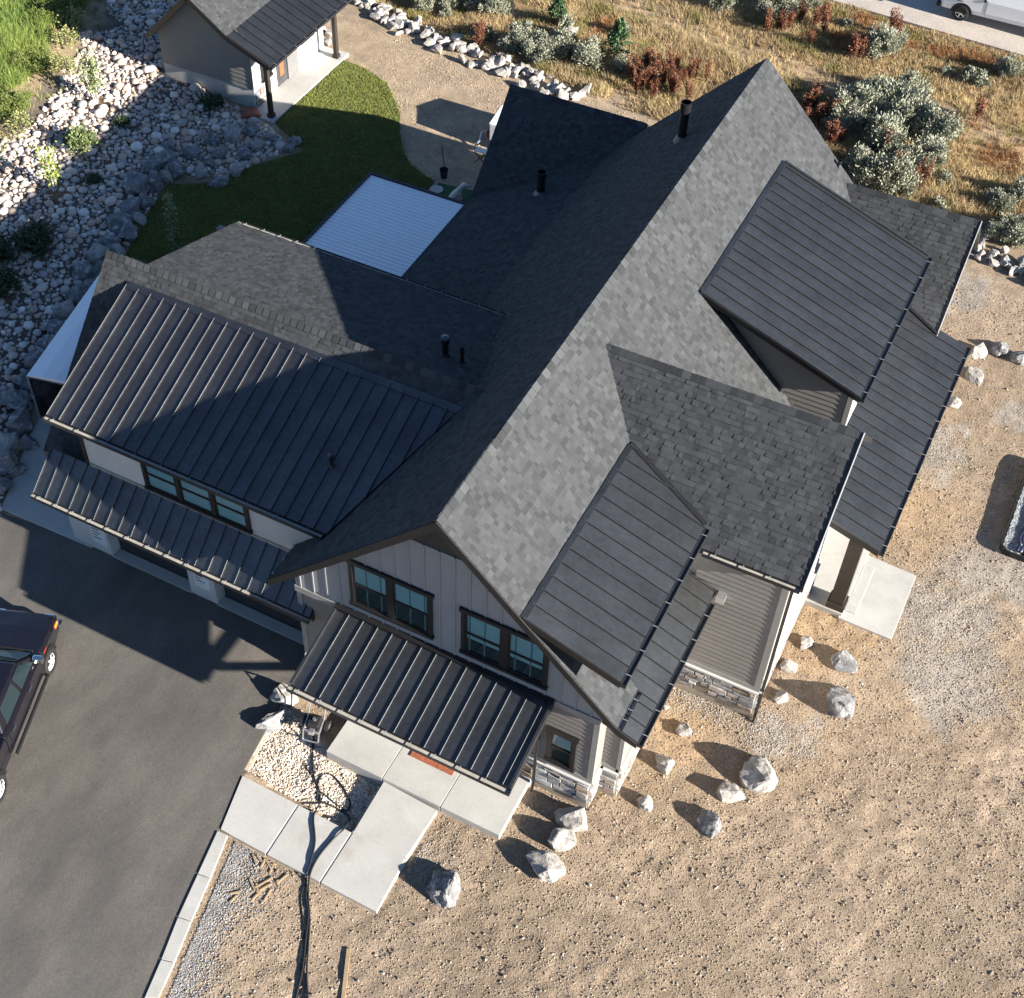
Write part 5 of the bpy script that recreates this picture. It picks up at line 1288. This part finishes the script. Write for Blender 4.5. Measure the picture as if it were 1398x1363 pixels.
def loft(secs, name, m, par, bev=.04, M=None):
    """secs: list of closed loops with equal counts"""
    V = [tuple(map(float, p)) for s in secs for p in s]; n = len(secs[0]); F = []
    for k in range(len(secs)-1):
        for j in range(n): F.append([k*n+j, k*n+(j+1) % n, (k+1)*n+(j+1) % n, (k+1)*n+j])
    F.append(list(range(n))[::-1]); F.append([(len(secs)-1)*n+j for j in range(n)])
    o = add(name, poly_mesh(name, V, F, [m]), par, M)
    if bev: bevel(o, bev, 3)
    return o
class Local:
    """build parts in a vehicle's own frame: x forward, y left"""
    def __init__(s, o): s.o = o; s.M = WM[o.name]
    def mb(s, mb, name, m, par=None, smooth=False, bev=0):
        o = add(name, mb.mesh(name, m, smooth), par or s.o, s.M); 
        if bev: bevel(o, bev, 3)
        return o
_old_obj = MB.obj
def in_frame(L):
    def f(s, name, mats, parent=None, smooth=False, M=None, **kw): return add(name, s.mesh(name, mats, smooth), parent, M if M is not None else L.M, **kw)
    return f
mat('rim_silver', (.55, .56, .58), .3, metal=.35, var=.05)
# --- pickup ------------------------------------------------------------
A = gz(72, 917); Bq = gz(3, 1092); fdir = (A-Bq)[:2]/np.linalg.norm((A-Bq)[:2]); rz = math.atan2(fdir[1], fdir[0]); left = np.array([-fdir[1], fdir[0]])
org = A[:2]+left*.99+fdir*.05
tk = root('pickup_truck', (org[0], org[1], 0), 'dark purple-black crew cab pickup parked on the asphalt driveway', 'pickup', rz=rz)
LT = Local(tk); MB.obj = in_frame(LT)
def sec(x, hw, hb, zb, zm, zt, crown=.03):
    return [(x, -hb, zb), (x, -hw, zb+.12), (x, -hw, zm), (x, -hw+.07, zt), (x, 0, zt+crown), (x, hw-.07, zt), (x, hw, zm), (x, hw, zb+.12), (x, hb, zb)]
body = loft([sec(1.22, .80, .74, .48, .80, .90), sec(1.08, .93, .88, .42, .92, 1.06), sec(.55, .99, .93, .42, 1.02, 1.14, .05), sec(-.25, 1.0, .94, .42, 1.12, 1.22, .05)], 'front_body', 'car_paint', tk, .03, LT.M)
cabl = loft([sec(-.26, 1.0, .94, .42, 1.14, 1.22, 0), sec(-1.6, 1.0, .95, .42, 1.16, 1.26, 0), sec(-3.0, 1.0, .95, .42, 1.16, 1.26, 0)], 'cab_body', 'car_paint', tk, .03, LT.M)
cab = loft([[(-.30, -.92, 1.22), (-.30, .92, 1.22), (-2.95, .92, 1.26), (-2.95, -.92, 1.26)], [(-1.08, -.72, 1.84), (-1.08, .72, 1.84), (-2.62, .72, 1.86), (-2.62, -.72, 1.86)]], 'cab_roof', 'car_paint', tk, .06, LT.M)
bed_ = MB(); bed_.box(-5.15, -3.02, -.99, .99, .48, .80); bed_.box(-5.15, -3.02, -.99, -.90, .801, 1.25); bed_.box(-5.15, -3.02, .90, .99, .801, 1.25); bed_.box(-5.2, -5.1, -.89, .89, .801, 1.22); bed_.box(-3.10, -3.02, -.89, .89, .801, 1.25)
bevel(bed_.obj('bed', 'car_paint', tk), .02)
def onside(x, z, off=.012):   # right flank of the greenhouse
    t = (z-1.24)/(1.85-1.24); return (x, -(.92-.20*t)-off, z)
for (x0, x1, xt0, xt1) in ((-.62, -1.52, -1.10, -1.55), (-1.62, -2.62, -1.65, -2.46)):
    for sg in (1, -1):
        q = [onside(x0, 1.29), onside(x1, 1.29), onside(xt1, 1.76), onside(xt0, 1.76)]
        q = [(a, b*sg, c) for a, b, c in q]; MB().prism(q, (0, -.004*sg, 0)).obj('side_window', 'car_glass', cab)
ws = MB(); ws.prism([(-.36, -.80, 1.285), (-.36, .80, 1.285), (-1.00, .66, 1.80), (-1.00, -.66, 1.80)], (.012, 0, .012)); ws.obj('windshield', 'car_glass', cab)
MB().bar((-.29, -.78, 1.25), (-.29, .78, 1.25), .10, .03).obj('cowl', 'rubber', cab)
for (a, b) in ((-.55, .2), (-.05, .7)): MB().bar((-.32, a, 1.285), (-.50, b, 1.42), .02, .015).obj('wiper', 'rubber', cab)
for (x0, x1) in ((-.42, -1.57), (-1.60, -2.80)):
    d = MB().box(x1, x0, -1.006, -1.0005, .56, 1.14).obj('door', 'car_paint', tk); MB().bar((x1+.12, -1.03, 1.06), (x1+.34, -1.03, 1.06), .03, .05).obj('handle', 'chrome', d)
    MB().box(x1, x0, -1.012, -1.003, .74, .78).obj('side_moulding', 'dark_metal', d)
for xx in (-.40, -1.585, -2.82): MB().box(xx-.008, xx+.008, -1.0085, -1.0008, .5, 1.2).obj('door_seam', 'black', tk)
for sg in (1, -1):
    mr_ = bevel(MB().box(-.66, -.50, sg*1.06-.14, sg*1.06+.14, 1.24, 1.46).obj('mirror', 'chrome', tk), .03); MB().bar((-.58, sg*.93, 1.25), (-.58, sg*1.0, 1.30), .05, .05).obj('mirror_arm', 'rubber', mr_)
    MB().tube([(-.45, sg*1.10, .46), (-2.95, sg*1.10, .46)], .055, 8).obj('side_step', 'dark_metal', tk)
    bevel(MB().box(.98, 1.20, sg*.72-.16, sg*.72+.16, .80, .98).obj('headlight', 'chrome', tk), .03)
    bevel(MB().box(.80, 1.0, sg*.965-.02, sg*.965+.02, .86, .98).obj('side_marker', 'amber_lamp', tk), .01)
    MB().bar((.05, sg*1.0, 1.02), (-.15, sg*1.0, 1.04), .012, .05).obj('badge', 'red_lamp', tk)
    for xa in (0, -4.0):
        arch = [(xa+.50*math.cos(a), sg*1.002, .42+.50*math.sin(a)) for a in np.linspace(0, math.pi, 15)]
        MB().prism(arch, (0, sg*.008, 0)).obj('wheel_arch', 'black', tk)
        wheel(tk, xa, sg*.90, .40, .40, .27, sg)
MB().box(1.17, 1.235, -.55, .55, .60, .88).obj('grille', 'chrome', tk); bevel(MB().box(1.12, 1.34, -.92, .92, .40, .58).obj('bumper', 'chrome', tk), .04)
MB().tube([(-1.7, .55, 1.87), (-1.78, .55, 2.02)], .02, 6).obj('antenna', 'dark_metal', tk)
bevel(MB().box(-.75, -.15, -.62, .62, 1.19, 1.215).obj('hood_scoop', 'car_paint', tk), .01)
# --- van ---------------------------------------------------------------
v0 = gz(1308, 30); v1 = gz(1398, 54); vd = (v0-v1)[:2]; vd = np.array([-1.0, .02]); vd /= np.linalg.norm(vd)
vn = np.array([-vd[1], vd[0]]); vl = vn    # left side of the van faces the field
van = root('cargo_van', (v0[0]-vl[0]*.98, v0[1]-vl[1]*.98, .06), 'white cargo van parked on the gravel road', 'van', rz=math.atan2(vd[1], vd[0]))
LV = Local(van); MB.obj = in_frame(LV)
def vsec(x, zt, wt, wb=1.0): return [(x, -wb+.04, .42), (x, -wb, .62), (x, -wb, 1.15), (x, -wt, zt-.12), (x, -wt+.15, zt), (x, wt-.15, zt), (x, wt, zt-.12), (x, wb, 1.15), (x, wb, .62), (x, wb-.04, .42)]
vb = loft([vsec(1.0, .98, .80, .86), vsec(.85, 1.10, .9, .97), vsec(.1, 1.26, .92, 1.0), vsec(-.62, 2.06, .80, 1.0), vsec(-1.2, 2.14, .80, 1.0), vsec(-4.7, 2.14, .80, 1.0), vsec(-4.85, 2.05, .78, .98)], 'body', 'white_paint', van, .03, LV.M)
for sg in (1, -1):
    MB().prism([(-.05, sg*.985, 1.30), (-.95, sg*.985, 1.30), (-.95, sg*.86, 1.82), (-.5, sg*.86, 1.82)], (0, sg*.02, 0)).obj('side_window', 'car_glass', vb)
    MB().bar((-1.0, sg*1.004, .55), (-1.0, sg*1.004, 1.2), .012, .012, up=(1, 0, 0)).obj('door_seam', 'rubber', vb)
    MB().box(-.93, -.83, sg*1.01-.02, sg*1.01+.02, 1.12, 1.24).obj('door_handle', 'rubber', vb)
    MB().bar((.3, sg*1.003, .92), (.05, sg*1.003, .92), .01, .03).obj('badge', 'dark_metal', vb)
    bevel(MB().box(.78, .98, sg*.85-.10, sg*.85+.10, .82, 1.0).obj('turn_signal', 'amber_lamp', van), .02); bevel(MB().box(.05, .22, sg*1.12-.10, sg*1.12+.10, 1.2, 1.45).obj('mirror', 'rubber', van), .02)
    for xa in (0, -3.43):
        arch = [(xa+.47*math.cos(a), sg*1.004, .38+.47*math.sin(a)) for a in np.linspace(0, math.pi, 15)]; MB().prism(arch, (0, sg*.008, 0)).obj('wheel_arch', 'black', van); wheel(van, xa, sg*.90, .37, .37, .24, sg, 'alu', 5)
MB().prism([(.02, -.78, 1.34), (.02, .78, 1.34), (-.50, .68, 1.94), (-.50, -.68, 1.94)], (.02, 0, .02)).obj('windshield', 'car_glass', vb)
bevel(MB().box(.95, 1.14, -.95, .95, .42, .62).obj('bumper', 'rubber', van), .03)
# --- cargo trailer with a white roof beside the garage ---------------------
d1 = np.array([-1.08, 5.07]); d1 /= np.linalg.norm(d1)
ct = root('cargo_trailer', (-17.18, 4.55, .05), 'black enclosed cargo trailer with white roof parked beside the garage', 'trailer', rz=math.atan2(d1[1], d1[0]))
LC = Local(ct); MB.obj = in_frame(LC)
bevel(MB().box(0, 5.6, -2.0, 0, .42, 2.30).obj('body', 'car_paint', ct), .02)
rf = MB(); rf.prism([(-.03, .03, 2.301), (-.03, -.5, 2.39), (-.03, -1.0, 2.42), (-.03, -1.5, 2.39), (-.03, -2.03, 2.301)], (5.66, 0, 0)); rf.obj('roof', 'white_poly', ct)
for yy in (.012, -2.012): MB().bar((-.01, yy, .42), (-.01, yy, 2.30), .05, .05, up=(1, 0, 0)).obj('corner_trim', 'alu', ct)
MB().bar((-.012, .0, 2.27), (-.012, -2.0, 2.27), .04, .05).obj('corner_trim', 'alu', ct); MB().bar((-.012, .0, .44), (-.012, -2.0, .44), .04, .05).obj('corner_trim', 'alu', ct)
for xx in (2.4, 3.2): wheel(ct, xx, .08, .34, .33, .20, 1, 'alu'); wheel(ct, xx, -2.08, .34, .33, .20, -1, 'alu')
MB().prism([(5.6, -.4, .42), (5.6, -1.6, .42), (6.7, -1.0, .42)], (0, 0, .1)).obj('tongue', 'dark_metal', ct)
for k in range(7): MB().bar((.4+.8*k, .004, 2.315), (.4+.8*k, -2.0, 2.315), .0, .0) if False else None
# --- low white trailer behind the back gable -------------------------------
MB.obj = _old_obj
wt_ = root('utility_trailer', (-9.5, 26.3, 0), 'low white covered trailer with red corner behind the back gable', 'trailer')
bevel(MB().box(-11.5, -7.6, 25.25, 27.35, .45, 1.22).obj('body', 'white_poly', wt_), .04); MB().prism([(-11.5, 25.25, 1.221), (-11.5, 26.3, 1.42), (-11.5, 27.35, 1.221)], (3.9, 0, 0)).obj('cover', 'white_poly', wt_)
bevel(MB().box(-11.62, -11.502, 25.3, 25.9, .5, .85).obj('corner_lamp', 'red_lamp', wt_), .02)
MB().tube([(-11.5, 26.0, .5), (-12.0, 25.6, .45), (-11.95, 25.3, .25), (-12.05, 25.1, .10)], .04, 8).obj('hitch', 'alu', wt_)
for yy, sg in ((25.2, -1), (27.4, 1)): wheel(wt_, -9.6, yy, .34, .33, .2, sg, 'alu')
# --- low black tray of gravel at the edge of the yard ----------------------
TX0, TX1, TY0, TY1, TH = 11.38, 13.4, 13.95, 18.25, .20
tray = root('gravel_tray', ((TX0+TX1)/2, (TY0+TY1)/2, 0), 'low black rimmed tray of grey gravel out on the dirt yard', 'tray')
def rrect(x0, x1, y0, y1, r, z, n=6):
    out = []
    for (cx, cy, a0) in ((x1-r, y1-r, 0), (x0+r, y1-r, 90), (x0+r, y0+r, 180), (x1-r, y0+r, 270)):
        for k in range(n+1): a = math.radians(a0+90*k/n); out.append((cx+r*math.cos(a), cy+r*math.sin(a), z))
    return out
oo = rrect(TX0, TX1, TY0, TY1, .35, 0); ii = rrect(TX0+.05, TX1-.05, TY0+.05, TY1-.05, .30, 0); rim = MB()
for k in range(len(oo)):
    k2 = (k+1) % len(oo); P = [oo[k], oo[k2], ii[k2], ii[k]]; rim.hexa([(x, y, -.1) for x, y, z in P]+[(x, y, TH) for x, y, z in P])
rim.obj('rim', 'rubber', tray); MB().prism([(x, y, .10) for x, y, z in ii], (0, 0, -.15)).obj('floor', 'rubber', tray)
tp = MB(); N = 14
for i in range(N):
    for j in range(N):
        f = lambda a, b: (TX0+.42+.06*math.sin(b*2.1)+(TX1-TX0-.5)*a/N, TY0+.12+(TY1-TY0-.3)*b/N, TH+.025+.03*math.sin(a*1.7+b*.9)*math.cos(b*1.3))
        tp.quad([f(i, j), f(i+1, j), f(i+1, j+1), f(i, j+1)])
tpo = tp.obj('tarp', 'blue_plastic', smooth=True, label='dark navy tarp spread over the low gravel tray', cat='tarp'); tpo.modifiers.new('s', 'SOLIDIFY').thickness = .006
n = 5200; x = NR.uniform(TX0+.08, TX0+.62, n); y = NR.uniform(TY0+.1, TY1-.1, n); z = .115+.05*vnoise(x, y, .4, 91)
scatter('gravel_load', np.stack([x, y, z], -1), NR.uniform(.014, .030, n), palette(n, [(.30, .32, .33), (.22, .24, .25), (.40, .41, .42), (.46, .46, .46)]), octa(), .8, label='grey gravel filling the low black tray', cat='gravel')

# ================================================================== SMALL THINGS
# pressure washer cart on the gravel bed
wp = gz(432, 1000, -.2); wz = hz(wp[0], wp[1])
pw_ = root('pressure_washer', (wp[0], wp[1], wz), 'silver framed pressure washer cart with black engine on the gravel bed', 'pressure washer', rz=math.radians(12))
LP = Local(pw_); MB.obj = in_frame(LP)
for sx in (-.22, .22): MB().tube([(sx, -.42, .05), (sx*1.0, -.30, .38), (sx, .10, .45), (sx, .42, .85)], .022, 8).obj('side_rail', 'alu', pw_)
MB().tube([(-.22, .42, .85), (-.2, .46, .9), (.2, .46, .9), (.22, .42, .85)], .022, 8).obj('handle', 'alu', pw_); MB().tube([(-.22, -.42, .06), (.22, -.42, .06)], .02, 8).obj('front_bar', 'alu', pw_); MB().tube([(-.22, -.30, .38), (.22, -.30, .38)], .02, 8).obj('cross_bar', 'alu', pw_)
bevel(MB().box(-.17, .17, -.2, .18, .22, .50).obj('engine', 'rubber', pw_), .04); bevel(MB().box(-.14, .10, -.12, .10, .501, .58).obj('tank', 'dark_metal', pw_), .03); MB().tube([(.02, -.05, .58), (.02, -.05, .62)], .05, 12).obj('cap', 'alu', pw_)
bevel(MB().box(-.08, .08, -.36, -.21, .25, .40).obj('pump', 'alu', pw_), .02); MB().box(-.2, .2, -.25, .2, .18, .215).obj('tray', 'alu', pw_)
for sx in (-.31, .31):
    t = MB().tube([(sx-.05, .10, .16), (sx+.05, .10, .16)], .16, 18).obj('wheel', 'rubber', pw_); MB().tube([(sx-.056, .10, .16), (sx+.056, .10, .16)], .07, 12).obj('hub', 'alu', t)
MB().tube([(-.33, .10, .16), (.33, .10, .16)], .015, 6).obj('axle', 'dark_metal', pw_)
MB.obj = _old_obj
def smooth_path(pts, n=8):
    P = [np.asarray(p, float) for p in pts]; out = []
    for k in range(len(P)-1):
        p0, p1, p2, p3 = P[max(k-1, 0)], P[k], P[k+1], P[min(k+2, len(P)-1)]
        for j in range(n):
            t = j/n; out.append(.5*((2*p1)+(-p0+p2)*t+(2*p0-5*p1+4*p2-p3)*t*t+(-p0+3*p1-3*p2+p3)*t**3))
    out.append(P[-1]); return out
WALKP = [P2(L) for L in ([(331, 1059), (479.5, 1136.5), (524, 1067), (597, 1107), (514, 1245), (301, 1132)],)]
def hose(name, L, r, label, cat='hose', z0=None):
    pts = []
    for q in L:
        p = gz(*q); h = WALKZ if in_poly(p[0], p[1], WALKP[0]) else hz(p[0], p[1]); p = gz(q[0], q[1], h); pts.append((p[0], p[1], h+r+.006))
    if z0 is not None: pts[0] = (pts[0][0], pts[0][1], z0)
    pts = smooth_path(pts, 10)
    for k in range(len(pts)):
        h = WALKZ if in_poly(pts[k][0], pts[k][1], WALKP[0]) else hz(pts[k][0], pts[k][1]); pts[k] = np.array([pts[k][0], pts[k][1], max(pts[k][2], h+r)])
    return MB().tube(pts, r, 7).obj(name, 'hose', smooth=True, label=label, cat=cat)
hose('hose', [(428, 1008), (427, 1040), (429, 1062), (436, 1080), (437, 1095), (431, 1108), (428, 1120), (430, 1150), (424, 1178), (419, 1198), (418, 1225), (421, 1250), (418, 1280), (415, 1310), (411, 1335), (402, 1372)], .026, 'black hose running straight from the pressure washer over the walk')
hose('hose', [(432, 1078), (438, 1062), (450, 1058), (464, 1070), (474, 1086), (478, 1100), (472, 1108), (452, 1094), (436, 1082), (433, 1094), (444, 1098), (462, 1106), (477, 1118), (470, 1132), (452, 1150), (434, 1172), (423, 1196), (421, 1225), (423, 1255), (421, 1290), (419, 1330), (421, 1372)], .026, 'black hose looped on the gravel bed before crossing the walk')
hose('cord', [(388, 1000), (398, 1018), (410, 1036), (420, 1052), (428, 1062)], .012, 'thin dark cord lying on the gravel bed', 'cord')
hose('cord', [(418, 1205), (411, 1225), (413, 1250), (415, 1275), (409, 1310), (414, 1345), (405, 1372)], .014, 'thin dark cord running beside the hoses on the dirt', 'cord')
# lumber offcuts and planks
def stick(a, b, wd, th, label, group=None):
    p = gz(*a); q = gz(*b); p[2] = hz(p[0], p[1])+th*.6; q[2] = hz(q[0], q[1])+th*.6
    bevel(MB().bar(p, q, wd, th).obj('lumber_piece', 'wood_new', label=label, cat='lumber', group=group), .004)
for (a, b) in (((345, 1166), (350, 1180)), ((351, 1168), (357, 1176)), ((356, 1184), (362, 1172)), ((362, 1172), (370, 1186)), ((341, 1200), (348, 1216)), ((348, 1212), (372, 1198)), ((350, 1218), (371, 1206)), ((350, 1206), (353, 1222)), ((378, 1206), (392, 1194)), ((314, 1220), (328, 1217)), ((313, 1232), (323, 1223)), ((360, 1230), (370, 1214)), ((344, 1228), (356, 1216)), ((368, 1192), (374, 1178))):
    stick(a, b, .045, .035, 'short wooden stake in the scattered pile off the walk corner', 'scattered wooden stakes')
stick((476, 1295), (468, 1366), .10, .05, 'long new timber plank lying on the dirt')
stick((227, 1334), (215, 1366), .06, .05, 'timber board lying against the concrete edging strip')
# doormat on the porch
DX0 = gz(559, 1031, .19)[0]; DX1 = gz(617, 1059, .19)[0]; DY0 = (gz(559, 1031, .19)[1]+gz(617, 1059, .19)[1])/2
bevel(MB().box(DX0, DX1, DY0, DY0+.75, .163, .19).obj('doormat', 'doormat', label='rust orange doormat on the front porch slab', cat='doormat'), .01)
# bucket, handle, drain lid, stool, dog
bq = gz(606, 242, .02)
bk = root('bucket', (bq[0], bq[1], .02), 'dark blue bucket with a long handled tool standing by the green turf', 'bucket')
MB().tube([bq+(0, 0, 0), bq+(0, 0, .34)], [.13, .17], 16, caps=False).obj('bucket_wall', 'blue_plastic', bk, smooth=True); MB().tube([bq+(0, 0, .02), bq+(0, 0, .2)], [.12, .145], 16).obj('contents', 'rubber', bk); MB().tube([bq+(0, 0, .33), bq+(0, 0, .36)], .178, 16, caps=False).obj('rim', 'blue_plastic', bk)
MB().tube([bq+(.05, .02, .1), bq+(-.18, .18, 1.35)], .018, 7).obj('broom', 'dark_metal', label='thin dark tool handle leaning out of the bucket', cat='tool')
lp = gz(596, 259, .03); MB().tube([(lp[0], lp[1], -.02), (lp[0], lp[1], .05)], .26, 22).obj('drain_lid', 'concrete', label='round grey lid on the green turf', cat='lid')
sp0 = gz(657, 222); so = root('folding_stool', (sp0[0], sp0[1], 0), 'small folding frame with crossed legs behind the back gable eave', 'stool')
for a, b in (((-.25, -.1, 0), (.25, -.1, .5)), ((.25, -.1, 0), (-.25, -.1, .5)), ((-.25, .2, 0), (.25, .2, .5)), ((.25, .2, 0), (-.25, .2, .5))): MB().tube([np.add(sp0, a), np.add(sp0, b)], .02, 6).obj('leg', 'dark_metal', so)
MB().box(sp0[0]-.27, sp0[0]+.27, sp0[1]-.1, sp0[1]+.2, .5, .53).obj('seat', 'paper', so)
def dog():
    """a sitting white dog, one continuous skin"""
    J = {'pel': ((0, 0, .13), .13), 'belly': ((.10, 0, .24), .135), 'chest': ((.22, 0, .38), .14), 'neck': ((.28, 0, .50), .068), 'head': ((.36, 0, .60), .088), 'brow': ((.43, 0, .60), .078), 'muz': ((.56, 0, .555), .042),
         'tail1': ((-.13, 0, .07), .035), 'tail2': ((-.28, .08, .04), .022)}
    E = [('pel', 'belly'), ('belly', 'chest'), ('chest', 'neck'), ('neck', 'head'), ('head', 'brow'), ('brow', 'muz'), ('pel', 'tail1'), ('tail1', 'tail2')]
    for s, n in ((1, 'l'), (-1, 'r')):
        J['sh'+n] = ((.24, .09*s, .30), .06); J['el'+n] = ((.23, .10*s, .17), .042); J['wr'+n] = ((.27, .10*s, .05), .032); J['pw'+n] = ((.33, .10*s, .03), .034)
        J['th'+n] = ((.03, .12*s, .12), .085); J['kn'+n] = ((.17, .15*s, .13), .06); J['hk'+n] = ((.02, .16*s, .04), .035); J['ft'+n] = ((.18, .16*s, .03), .036)
        J['ea'+n] = ((.34, .085*s, .65), .034); J['eb'+n] = ((.33, .145*s, .57), .026)
        E += [('chest', 'sh'+n), ('sh'+n, 'el'+n), ('el'+n, 'wr'+n), ('wr'+n, 'pw'+n), ('pel', 'th'+n), ('th'+n, 'kn'+n), ('kn'+n, 'hk'+n), ('hk'+n, 'ft'+n), ('head', 'ea'+n), ('ea'+n, 'eb'+n)]
    ks = list(J); me = bpy.data.meshes.new('dog'); me.from_pydata([J[k][0] for k in ks], [(ks.index(a), ks.index(b)) for a, b in E], [])
    me.materials.append(MATS['dog_fur']); dp = gz(617, 275, .02)
    o = add('dog', me, None, Matrix.Translation((dp[0], dp[1], .02)) @ Matrix.Rotation(math.radians(25), 4, 'Z') @ Matrix.Scale(1.25, 4), label='white dog sitting on the green turf behind the pergola', cat='dog')
    sk = o.modifiers.new('skin', 'SKIN')
    for i, k in enumerate(ks): me.skin_vertices[0].data[i].radius = (J[k][1], J[k][1])
    me.skin_vertices[0].data[0].use_root = True
    ss = o.modifiers.new('sub', 'SUBSURF'); ss.levels = 2; ss.render_levels = 2
    for p_ in me.polygons: p_.use_smooth = True
    for (c, r) in (((.60, 0, .565), .022), ((.49, .045, .635), .015), ((.49, -.045, .635), .015)):
        v, f = ico(1); add('nose' if r > .012 else 'eye', mesh_np('eye', v*r+np.array(c), f.ravel(), np.arange(len(f))*3, np.full(len(f), 3), ['rubber'], True), o, WM[o.name])
def _skin_ready(me): return len(me.skin_vertices) > 0
try:
    dog()
except Exception as e:
    print('dog failed', e)
